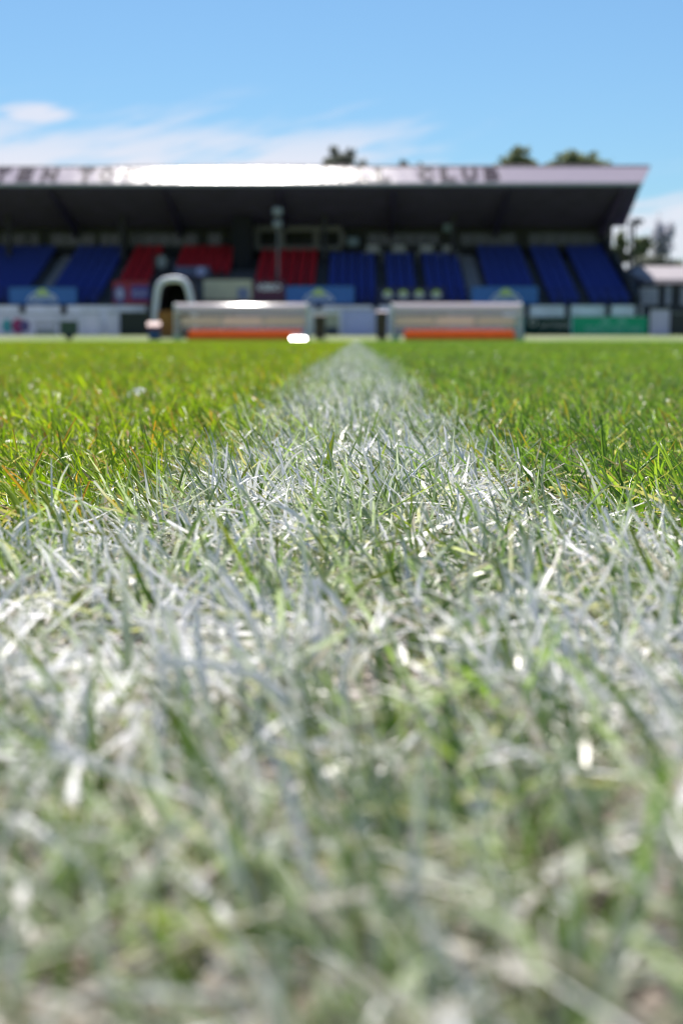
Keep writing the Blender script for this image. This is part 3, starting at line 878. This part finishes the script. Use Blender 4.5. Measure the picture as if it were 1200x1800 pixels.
e, *_ = board('sign', 308, 370, 468, 485, sy + 2.2, mat('sign_slate', (.10, .11, .20), .6), 'slate blue sign with pale round emblem above the tunnel arch', 'sign')
MB().disc((PX(354, sy + 2.2), sy + 2.18, PZ(477, sy + 2.2)), .27, t=.012).build('emblem', M_lav, e)
e, *_ = board('sign', 272, 298, 448, 474, sy + 3.5, mat('sign_black', (.02, .018, .022), .6), 'black sign with grey crest between the two left red blocks', 'sign')
MB().disc((PX(286, sy + 3.5), sy + 3.48, PZ(460, sy + 3.5)), .28, t=.012, sz=1.3).build('crest', M_grey, e)

# ---------------------------------------------------------------- perimeter hoardings
HY = 74.7
def hoard(x0, x1, y0, m, label, base=591, name='hoarding', cat='advertising board'):
    X0, X1, Z0, Z1 = PX(x0, HY), PX(x1, HY), .27, PZ(y0, HY)
    e = empty(name, ((X0 + X1) / 2, HY, .3), label=label, cat=cat)
    mb = MB(); mb.box(X0 + .02, X1 - .02, HY, HY + .05, Z0, Z1); mb.build('panel', m, e)
    mb = MB(); mb.box(X0 + .01, X1 - .01, HY - .012, HY + .08, Z1 + .002, Z1 + .05); mb.build('capping', M_grey, e)
    for x in (X0 + .15, X1 - .21):
        mb = MB(); mb.box(x, x + .06, HY + .052, HY + .12, .28, Z1 - .02); mb.build('post', M_dark, e)
    return e, X0, X1, Z0, Z1
e, *_ = hoard(-70, 103, 552, M_hoard, 'white board with teal and magenta round emblems and grey lettering')
z = PZ(573, HY)
MB().disc((PX(13, HY), HY - .012, z), .30, t=.012, sz=1.25).build('emblem', M_teal, e)
MB().disc((PX(32, HY), HY - .014, z), .34, t=.012, sz=1.2).build('emblem', M_mag, e)
MB().disc((PX(44, HY), HY - .016, z), .27, t=.012, sz=1.2).build('emblem', M_purp, e)
text('lettering', 'WINDOWS', M_grey, PX(80, HY), HY - .01, PZ(569, HY), 1.25, .26, e, depth=.004)
mb = MB(); mb.box(PX(62, HY), PX(98, HY), HY - .014, HY - .002, PZ(587, HY), PZ(578, HY)); mb.build('text_bar', M_grey, e)
hoard(104, 140, 554, M_hoard, 'narrow white board behind the dark green sign board')
hoard(141, 180, 550, M_hoard, 'plain white board between the green sign board and a narrow board')
hoard(188, 208, 550, M_hoard, 'narrowest plain white board beside the dark gate')
e, *_ = hoard(210, 262, 549, mat('gate_dark', (.012, .020, .018), .6), 'dark green boarded gate between narrow white board and tunnel', name='gate', cat='gate')
mb = MB()
for i in range(6): mb.box(PX(212 + i * 8.4, HY), PX(212 + i * 8.4, HY) + .03, HY - .02, HY - .002, .32, PZ(551, HY))
mb.build('batten', M_dark, e)
hoard(345, 420, 552, mat('board_slate', (.22, .23, .33), .6), 'slate grey board behind the left half of left dugout')
hoard(421, 541, 552, M_lilac, 'lilac grey board behind the right half of left dugout')
e, X0, X1, Z0, Z1 = hoard(543, 598, 545, mat('board_cream_low', (.42, .43, .34), .6), 'cream board in a white surround right of the left dugout')
mb = MB(); mb.box(X0, X0 + .24, HY - .05, HY - .004, .28, Z1); mb.box(X0 + .24, X1 - .1, HY - .05, HY - .004, Z1 - .22, Z1); mb.box(X1 - .1, X1, HY - .05, HY - .004, .28, Z1); mb.build('surround', M_white, e)
mb = MB(); mb.box(PX(573, HY), PX(594, HY), HY - .02, HY - .002, .32, PZ(575, HY)); mb.build('lower_panel', mat('panel_navy', (.04, .06, .10), .6), e)
hoard(600, 661, 545, M_pblue, 'plain pale blue board between the two dugouts')
hoard(684, 790, 552, mat('board_slate', (.22, .23, .33), .6), 'slate grey board behind the left half of right dugout')
hoard(791, 884, 552, M_lilac, 'lilac grey board behind the right half of right dugout')
hoard(885, 920, 558, mat('board_teal', (.10, .34, .34), .5), 'teal board seen through right end of the right dugout')
e, *_ = hoard(922, 1003, 558, M_dgreen, 'very dark green board with pale ring emblem and grey lettering')
MB().disc((PX(936, HY), HY - .012, PZ(566, HY)), .22, t=.012).build('emblem', M_grey, e)
MB().disc((PX(936, HY), HY - .022, PZ(566, HY)), .12, t=.008).build('emblem_centre', M_dgreen, e)
text('lettering', 'AFTFSIDE', M_grey, PX(975, HY), HY - .01, PZ(572, HY), 1.65, .26, e, depth=.004)
e, *_ = hoard(1005, 1138, 557, M_green, 'bright green board with two pale letters above pale wording')
text('lettering', 'A', mat('pale_green_text', (.16, .50, .42), .5), PX(1063, HY), HY - .01, PZ(565, HY), .62, .36, e, depth=.004)
text('lettering', 'A', MATS['pale_green_text'], PX(1092, HY), HY - .01, PZ(565, HY), .62, .36, e, depth=.004)
text('lettering', 'SPORTS TURF CARE', MATS['pale_green_text'], PX(1077, HY), HY - .01, PZ(579, HY), 2.9, .34, e, depth=.004)
hoard(1141, 1177, 545, M_lavb, 'plain white board at the right end beyond the green board')
hoard(1180, 1290, 551, mat('board_black', (.02, .024, .03), .6), 'black board at the far right edge below the pavilion')

# ---------------------------------------------------------------- tunnel arch, wooden gate
TY = 73.6
e = empty('players_tunnel', (PX(307, TY), TY, .25), label='white rounded players tunnel arch with dark mouth left of the left dugout', cat='tunnel')
keys = [(272, 592), (273, 560), (276, 520), (281, 501), (291, 493), (306, 491), (320, 493), (328, 501), (334, 520), (341, 560), (342, 592)]
pts = [P(a, b, TY) for a, b in keys]
sm = []
for i in range(len(pts) - 1):
    p0, p1, p2, p3 = pts[max(i - 1, 0)], pts[i], pts[i + 1], pts[min(i + 2, len(pts) - 1)]
    for t in (0, .25, .5, .75):
        sm.append(.5 * ((2 * p1) + (-p0 + p2) * t + (2 * p0 - 5 * p1 + 4 * p2 - p3) * t * t + (-p0 + 3 * p1 - 3 * p2 + p3) * t ** 3))
sm.append(pts[-1])
mb = MB(); mb.tube(sm, .17, 12); mb.build('arch', mat('tunnel_white', (.66, .67, .76), .55, var=.05), e, smooth=True)
mb = MB()
A = [mb.bm.verts.new(p) for p in sm]; B = [mb.bm.verts.new(p + Vector((0, 3.4, 0))) for p in sm]
for i in range(len(sm) - 1): mb.bm.faces.new((A[i], A[i + 1], B[i + 1], B[i]))
mb.bm.faces.new(B)
bmesh.ops.solidify(mb.bm, geom=mb.bm.faces[:], thickness=.04)
mb.build('cover', mat('tunnel_cover', (.015, .015, .02), .7), e)
GY = 72.9
e = empty('wooden_gate', (PX(291, GY), GY, gz(GY)), label='brown wooden gate standing in the mouth of the white tunnel', cat='gate')
x0, x1, zt_ = PX(280, GY), PX(304, GY), PZ(546, GY)
mb = MB()
for i in range(5): a = x0 + (x1 - x0) * i / 5; mb.box(a + .01, a + (x1 - x0) / 5 - .01, GY, GY + .03, gz(GY) + .05, zt_)
mb.build('boards', M_wood, e)
mb = MB()
for z in (.55, zt_ - .2): mb.box(x0, x1, GY - .04, GY - .002, z, z + .12)
mb.box(x0 - .08, x0, GY - .02, GY + .08, gz(GY), zt_ + .05); mb.box(x1, x1 + .06, GY - .02, GY + .08, gz(GY), zt_ + .05)
mb.build('frame', mat('gate_frame', (.30, .12, .03), .7, var=.2), e)

# ---------------------------------------------------------------- dugouts
M_band = glow_mat('dugout_band_sheet', (.86, .79, .84), .55, .085, spec=.05)
def dugout(x0, x1, label, seed):
    Y = 68.6; D = 1.25
    X0, X1 = PX(x0, Y), PX(x1, Y); H = PZ(533, Y) ; Hb = H - .35
    e = empty('dugout', ((X0 + X1) / 2, Y, 0), label=label, cat='dugout', group='team dugouts')
    W_ = X1 - X0; n = 3
    # curved clear roof from the front lip to the back
    mb = MB(); pr = []
    for k in range(9):
        a = R(62) * k / 8
        pr.append((Y + .17 + (D - .20) * math.sin(a) / math.sin(R(62)), Hb + .35 - .0 - (1 - math.cos(a - R(14))) * .75 + .02))
    top = [(u, v) for u, v in pr]; bot = [(u, v - .02) for u, v in reversed(pr)]
    mb.prism(top + bot, 'x', X0 + .03, X1 - .03); rf = mb.build('roof_sheet', M_poly, e)
    # front lip band
    mb = MB(); q = [(Y + .16 - .30 * math.cos(R(90) * k / 10), H - .46 + .44 * math.sin(R(90) * k / 10)) for k in range(11)]
    mb.prism(q + [(u + .022, v - .02) for u, v in reversed(q)], 'x', X0 + .06, X1 - .06); mb.build('front_band', M_band, e, smooth=False)
    # end panels
    for x in (X0, X1 - .03):
        mb = MB(); mb.prism([(Y - .05, .12), (Y - .05, H - .12), (Y + D * .6, H - .22), (Y + D - .06, H - .62), (Y + D - .06, .12)], 'x', x + .005, x + .025); mb.build('end_panel', M_clear, e)
        mb = MB(); xx = x + .015
        mb.tube([(xx, Y - .06, .02), (xx, Y - .06, H - .05), (xx, Y + D * .35, H - .02), (xx, Y + D * .75, H - .28), (xx, Y + D, H - .66), (xx, Y + D, .03)], .052, 8)
        mb.build('end_frame', M_white, e)
    # rear: beige upper panels, clear lower panels
    for i in range(n):
        a = X0 + .1 + (W_ - .2) * i / n; b = X0 + .1 + (W_ - .2) * (i + 1) / n
        mb = MB(); mb.box(a + .05, b - .05, Y + D - .03, Y + D, H - 1.05, H - .60); mb.build('rear_panel', M_pink if i == 1 else M_beige, e)
        mb = MB(); mb.box(a + .05, b - .05, Y + D - .025, Y + D - .005, .45, H - 1.07); mb.build('rear_glazing', M_clear, e)
    for i in range(1, n):
        x = X0 + .1 + (W_ - .2) * i / n
        mb = MB(); mb.tube([(x, Y + D - .02, .03), (x, Y + D - .02, H - .62)], .05, 8); mb.tube([(x, Y + .02, .9), (x, Y + .02, H - .3)], .03, 8)
        mb.build('upright', mat('upright_grey', (.48, .47, .48), .5), e)
    # bench
    a, b = X0 + .62, X1 - .30
    mb = MB(); mb.box(a, b, Y + .30, Y + .62, .10, .24); mb.build('bench_rail', M_amber, e)
    ns = 12
    for i in range(ns):
        x = a + (b - a) * (i + .5) / ns
        mb = MB()
        mb.prism([(Y + .22, .30), (Y + .24, .24), (Y + .60, .25), (Y + .66, .30), (Y + .72, .53), (Y + .69, .54), (Y + .60, .33)], 'x', x - .23, x + .23)
        mb.build('seat', M_orange, e, bevel=.012)
    # low orange kick board and counterweights
    mb = MB(); mb.box(a - .05, b + .05, Y + .02, Y + .07, .05, .31); mb.build('kick_board', M_orange, e)
    mb = MB(); mb.box(a - .05, b + .05, Y - .01, Y + .018, .03, .14); mb.build('kick_rail', M_amber, e)
    for x in (X0 - .05, X1 - .30):
        mb = MB(); mb.box(x, x + .42, Y - .38, Y - .13, 0.01, .30); mb.build('counterweight', mat('weight_pale', (.45, .50, .36), .7), e, bevel=.03)
    return e
dugout(307, 540, 'left dugout with clear curved roof, beige rear panels and orange seats', 1)
dugout(689, 916, 'right dugout with clear curved roof, beige rear panels and orange seats', 2)

# ---------------------------------------------------------------- bins, sign board, shiny case
def bin_(px, py0, py1, wpx, Y, mb_body, mb_lid, label, lidh=.10):
    x = PX(px, Y); z0 = gz(Y) + .003; z1 = PZ(py0, Y); w_ = wpx * Y / 2500 / 2
    e = empty('waste_bin', (x, Y, z0), label=label, cat='bin')
    mb = MB()
    A = [(x - w_ * .8, Y + .08), (x + w_ * .8, Y + .08), (x + w_ * .8, Y + .48), (x - w_ * .8, Y + .48)]
    B = [(x - w_, Y), (x + w_, Y), (x + w_, Y + .55), (x - w_, Y + .55)]
    slab(mb, [(a, b, z0 + .05) for a, b in A], [(a, b, z1 - lidh) for a, b in B])
    mb.build('body', mb_body, e, bevel=.02)
    mb = MB(); mb.prism([(Y - .04, z1 - lidh + .002), (Y - .04, z1 - lidh * .6), (Y + .25, z1), (Y + .58, z1 - lidh * .4), (Y + .58, z1 - lidh + .002)], 'x', x - w_ - .02, x + w_ + .02)
    mb.build('lid', mb_lid, e, bevel=.01)
    for s_ in (-1, 1):
        mb = MB(); mb.tube([(x + s_ * w_ * .7 - .03, Y + .50, z0 + .10), (x + s_ * w_ * .7 + .03, Y + .50, z0 + .10)], .10, 14); mb.build('wheel', M_black, e)
    mb = MB(); mb.tube([(x - w_ * .8, Y + .62, z1 - lidh - .03), (x + w_ * .8, Y + .62, z1 - lidh - .03)], .018, 8); mb.build('handle', M_black, e)
    return e
bin_(562, 553, 598, 20, 71.2, mat('bin_brown_black', (.035, .024, .018), .5), M_black, 'slim black bin against cream board beside the left dugout')
bin_(671, 546, 598, 20, 70.6, mat('bin_brown_black', (.035, .024, .018), .5), mat('lid_pink', (.42, .34, .38), .5), 'dark bin with pale lid beside the right dugout')
bin_(270, 565, 600, 22, 69.4, M_bin, M_binred, 'dark blue bin with a deep red lid in front of tunnel', .38)

SY = 66.0
e = empty('sign_board', (PX(121, SY), SY, 0), label='dark green board on a short post at the far touchline', cat='sign board')
x = PX(121, SY)
mb = MB(); mb.box(x - .42, x + .42, SY, SY + .05, PZ(588, SY), PZ(564, SY)); mb.build('board', mat('flag_green', (.035, .065, .060), .6), e, bevel=.01)
mb = MB(); mb.prism([(x - .26, PZ(588, SY)), (x + .26, PZ(588, SY)), (x + .08, PZ(597, SY)), (x - .08, PZ(597, SY))], 'y', SY + .004, SY + .046); mb.build('bracket', M_dark, e)
mb = MB(); mb.tube([(x, SY + .025, 0), (x, SY + .025, PZ(590, SY))], .035, 8); mb.build('post', M_dark, e)
mb = MB(); mb.box(x - .16, x + .16, SY - .12, SY + .16, .004, .03); mb.build('base', M_dark, e)

CY = 67.6
x = PX(524, CY); e = empty('shiny_case', (x, CY, 0), label='shiny silver case with lid sloped to glint in sun before the left dugout', cat='case')
M_sil = mat('case_silver', (.60, .60, .60), .33, metal=1.0, var=.03)
mb = MB(); mb.prism([(CY, .02), (CY, .06), (CY + .02, .08), (CY + .42, .08 + .40 * math.tan(R(34))), (CY + .46, .20), (CY + .46, .02)], 'x', x - .36, x + .36); mb.build('shell', M_sil, e, bevel=.015)  # unidentified bright object; lid slope shaped to throw sun glare at the camera
mb = MB(); mb.tube([(x - .15, CY - .002, .045), (x - .15, CY - .04, .045), (x + .15, CY - .04, .045), (x + .15, CY - .002, .045)], .012, 6); mb.build('handle', M_black, e)
for s_ in (-.3, .3):
    mb = MB(); mb.box(x + s_ - .03, x + s_ + .03, CY - .02, CY - .002, .03, .055); mb.build('latch', M_dark, e)

# ---------------------------------------------------------------- camera mast in front of the red seats
MY = 77.9
x = PX(489, MY); e = empty('camera_mast', (x, MY, 1.7), label='slim grey mast with two camera housings before the central red seats', cat='mast')
mb = MB(); mb.tube([(x, MY, 1.7), (x, MY, PZ(368, MY))], .085, 10, r2=.055); mb.build('pole', mat('mast_grey', (.11, .11, .13), .5), e)
for (yy, r) in ((372, .26), (394, .24)):
    mb = MB(); z = PZ(yy, MY); mb.box(x - r, x + r, MY - .32, MY - .06, z - r * .8, z + r * .8); mb.build('camera_housing', mat('housing_grey', (.20, .22, .27), .5), e, bevel=.05)
for q, yy, lab in ((787, 400, 'pale blue floodlight under the roof right of the press desks'), (620, 425, 'pale blue floodlight at back of stand right of gantry box')):
    y = YB - .9; x = PX(q, y); z = PZ(yy, y)
    e = empty('floodlight', (x, y, z), label=lab, cat='floodlight')
    mb = MB(); mb.box(x - .34, x + .34, y - .1, y + .12, z - .26, z + .26); mb.build('housing', mat('flood_blue', (.16, .24, .30), .35), e, bevel=.05)
    mb = MB(); mb.tube([(x, y + .1, z), (x, y + .5, z + .2), (x, YB - .1, z + .2)], .03, 6); mb.build('bracket', M_dark, e)

# ---------------------------------------------------------------- pavilion at the right
VY = 81.0
e = empty('pavilion', (PX(1180, VY), VY, .3), label='low pavilion with pale pinkish roof and dark walls right of the stand', cat='building')
x0, x1 = PX(1112, VY), PX(1112, VY) + 11
ze, zr = PZ(497, VY), PZ(468, VY + 3.5)
mb = MB(); mb.box(x0 + .5, x1, VY + .25, VY + 7, .3, ze); mb.build('wall', mat('pavilion_wall', (.035, .036, .05), .7), e)
mb = MB()
lo = [(x0 + .55, VY - .1, ze - .06), (x1, VY - .1, ze - .06), (x1, VY + 7.2, ze - .06), (x0, VY + 7.2, ze - .06), (x0 - .1, VY + 1.2, ze + .05)]
hi = [(x0 + .75, VY + .1, ze + .20), (x1, VY + .1, ze + .20), (x1, VY + 3.6, zr), (x0 + .35, VY + 3.6, zr), (x0 + .0, VY + 1.3, ze + .55)]
slab(mb, lo, hi); mb.build('roof', mat('pavilion_roof', (.19, .16, .185), .6, var=.08, scale=2), e)
for a, b, y0, y1 in ((1124, 1156, 505, 536), (1169, 1178, 503, 536), (1196, 1220, 505, 536)):
    mb = MB(); X0, X1, Z0, Z1 = PX(a, VY), PX(b, VY), PZ(y1, VY), PZ(y0, VY)
    mb.box(X0, X1, VY + .17, VY + .245, Z0, Z1); f = mb.build('window', mat('pavilion_window_frame', (.42, .42, .52), .5), e)
    mb = MB()
    k = 3 if b - a > 20 else 1
    for i in range(k): u = X0 + .06 + (X1 - X0 - .06) * i / k; mb.box(u, u + (X1 - X0 - .06) / k - .06, VY + .155, VY + .168, Z0 + .1, Z1 - .1)
    mb.build('pane', mat('pavilion_pane', (.30, .32, .42), .2), f)

# lamp posts beside the stand end
for q, y, top, bot, lab in ((1103, 79.6, 393, 470, 'dark lamp post at stand end in front of the sloping wall'), (1110, 84.0, 388, 490, 'dark lamp post just right of stand end, taller one')):
    x = PX(q, y)
    e = empty('lamp_post', (x, y, .3), label=lab, cat='lamp post')
    mb = MB(); mb.tube([(x, y, .3), (x, y, PZ(top, y))], .10, 8, r2=.07); mb.build('pole', M_dark, e)
    mb = MB(); z = PZ(top, y); mb.prism([(x - .05, z - .02), (x + .52, z - .14), (x + .5, z + .06), (x - .05, z + .12)], 'y', y - .12, y + .12); mb.build('lamp_head', M_dark, e)

# ---------------------------------------------------------------- trees behind
def leaf_mat(name, a, b):
    m, g = newmat(name)
    geo = g.n('ShaderNodeNewGeometry')
    n = g.n('ShaderNodeTexWhiteNoise', noise_dimensions='3D')
    v = g.n('ShaderNodeVectorMath', operation='SNAP', i={0: geo.outputs['Position'], 1: (.5, .5, .5)})
    g.set(n.inputs[0], v.outputs[0])
    c = g.mix(n.outputs[0], a, b)
    d = g.n('ShaderNodeBsdfPrincipled', i={'Base Color': c, 'Roughness': .6, 'Specular IOR Level': .3})
    t = g.n('ShaderNodeBsdfTranslucent', i={0: c})
    ms = g.n('ShaderNodeMixShader', i={0: .45, 1: d.outputs[0], 2: t.outputs[0]})
    g.n('ShaderNodeOutputMaterial', i={0: ms.outputs[0]})
    return m
M_leafd = leaf_mat('leaf_dark', (.18, .19, .16), (.32, .33, .27))
M_leafg = leaf_mat('leaf_green', (.16, .20, .11), (.33, .36, .19))
M_leafp = leaf_mat('leaf_pale', (.50, .50, .56), (.72, .71, .78))
M_bark = mat('bark', (.10, .08, .07), .9, var=.3)
def tree(name, x, Y, lobes, base, leaf, n, m, label, cat='tree', group=None, trunk_r=.25):
    """lobes: (dx, z, rx, rz) clumps of leaves; base: ground height"""
    e = empty(name, (x, Y, base), label=label, cat=cat, group=group)
    mb = MB()
    lz = min(l[1] - l[3] * .4 for l in lobes)
    cx = sum(l[0] for l in lobes) / len(lobes)
    mb.tube([(x, Y, base - .1), (x + .05, Y, base + (lz - base) * .5), (x + cx * .4, Y, lz)], trunk_r, 9, r2=trunk_r * .55)
    for dx, z, rx, rz in lobes:
        mb.tube([(x + cx * .3, Y, base + (lz - base) * .8), (x + dx * .6, Y + random.uniform(-.4, .4), (z + lz) / 2), (x + dx, Y, z + rz * .3)], trunk_r * .45, 6, r2=trunk_r * .1)
        for k in range(5):
            a = random.uniform(0, 6.28)
            mb.tube([(x + dx, Y, z - rz * .2), (x + dx + math.cos(a) * rx * .8, Y + math.sin(a) * rx * .6, z + rz * random.uniform(-.2, .8))], trunk_r * .16, 5, r2=trunk_r * .05)
    mb.build('trunk', M_bark, e)
    wt = np.array([l[2] ** 2 * l[3] for l in lobes]); wt = wt / wt.sum()
    li = rng.choice(len(lobes), n, p=wt)
    Lb = np.array(lobes)[li]
    # leaves gather in sprays inside each lobe
    cl = rng.normal(size=(len(lobes) * 26, 3)); cl /= np.linalg.norm(cl, axis=1)[:, None]; cl *= rng.uniform(.35, 1.18, (len(cl), 1))
    ci = li * 26 + rng.integers(0, 26, n)
    p = cl[ci] + rng.normal(0, .16, (n, 3))
    C = np.stack([x + Lb[:, 0] + p[:, 0] * Lb[:, 2], Y + p[:, 1] * Lb[:, 2] * .8, Lb[:, 1] + p[:, 2] * Lb[:, 3]], 1)
    u = rng.normal(size=(n, 3)); u /= np.linalg.norm(u, axis=1)[:, None]
    t = rng.normal(size=(n, 3)); v = np.cross(u, t); v /= np.linalg.norm(v, axis=1)[:, None]
    s_ = leaf * rng.uniform(.45, 1.1, (n, 1))
    V = np.stack([C - u * s_, C + v * s_ * .5, C + u * s_, C - v * s_ * .5], 1).reshape(-1, 3)
    me = bpy.data.meshes.new('crown'); me.from_pydata([], [], [])
    me.vertices.add(len(V)); me.vertices.foreach_set('co', V.astype(np.float32).reshape(-1))
    me.loops.add(len(V)); me.loops.foreach_set('vertex_index', np.arange(len(V), dtype=np.int32))
    me.polygons.add(n); me.polygons.foreach_set('loop_start', np.arange(0, len(V), 4, dtype=np.int32))
    me.update(calc_edges=True); me.materials.append(m)
    o = bpy.data.objects.new('crown', me); COL.objects.link(o); o.parent = e
    o.matrix_parent_inverse = Matrix.Translation(e.location).inverted()
    return e
def tl(Y, x0, items):
    """lobes from photo-sized measurements: (px, py, half width px, half height px)"""
    k = Y / 2500
    return [(PX(a, Y) - x0, PZ(b, Y), c * k, d * k) for a, b, c, d in items]
g_ = 'trees showing over the stand roof'
Y = 118; x = PX(606, Y)
tree('tree', x, Y, tl(Y, x, [(590, 272, 9, 14), (583, 262, 4, 8), (615, 275, 8, 12), (621, 268, 4, 7), (602, 290, 26, 14), (637, 288, 8, 6), (575, 287, 8, 8), (605, 320, 34, 26)]), .3, .22, 11440, M_leafd, 'dark spiky tree top above the middle of the stand roof', group=g_)
x = PX(709, Y)
tree('tree', x, Y, tl(Y, x, [(709, 292, 7, 8), (709, 310, 14, 14)]), .3, .22, 3300, M_leafd, 'tiny dark tree tip just right of the spiky tree', group=g_)
x = PX(737, Y)
tree('tree', x, Y, tl(Y, x, [(737, 298, 9, 8), (737, 316, 14, 14)]), .3, .22, 2860, M_leafd, 'lowest tree tip barely showing over the roof edge', group=g_)
Y = 124; x = PX(904, Y)
tree('tree', x, Y, tl(Y, x, [(904, 284, 26, 17), (885, 292, 18, 12), (925, 294, 16, 12), (904, 320, 40, 26)]), .3, .22, 14300, M_leafg, 'smaller rounded green tree top above right part of the roof', group=g_)
x = PX(1010, Y)
tree('tree', x, Y, tl(Y, x, [(995, 283, 24, 16), (1025, 287, 26, 14), (1050, 296, 18, 10), (972, 292, 16, 10), (1010, 322, 56, 28)]), .3, .22, 18700, M_leafg, 'wide rounded green tree top above right end of the roof', group=g_)
g_ = 'trees beyond the pavilion'
Y = 112; x = PX(1160, Y)
tree('tree', x, Y, tl(Y, x, [(1160, 420, 18, 24), (1153, 392, 7, 14), (1172, 408, 9, 14), (1158, 445, 15, 16)]), .3, .30, 620, M_leafp, 'tall thin pale tree behind the pavilion roof', group=g_)
x = PX(1126, Y)
tree('tree', x, Y, tl(Y, x, [(1126, 428, 12, 11), (1118, 445, 12, 10)]), .3, .30, 1100, M_leafg, 'small green rounded tree between lamp posts and pale tree', group=g_)
x = PX(1086, Y)
tree('tree', x, Y, tl(Y, x, [(1087, 425, 9, 15), (1083, 442, 8, 8), (1096, 452, 12, 8)]), .3, .30, 1300, M_leafg, 'green tree seen in gap between stand and lamp posts', group=g_)
Y = 104; x = PX(1140, Y)
tree('tree', x, Y, tl(Y, x, [(1125, 462, 16, 9), (1150, 462, 18, 9), (1180, 466, 16, 7)]), .3, .30, 1800, M_leafd, 'low brownish tree just above the pavilion roof line', group=g_)
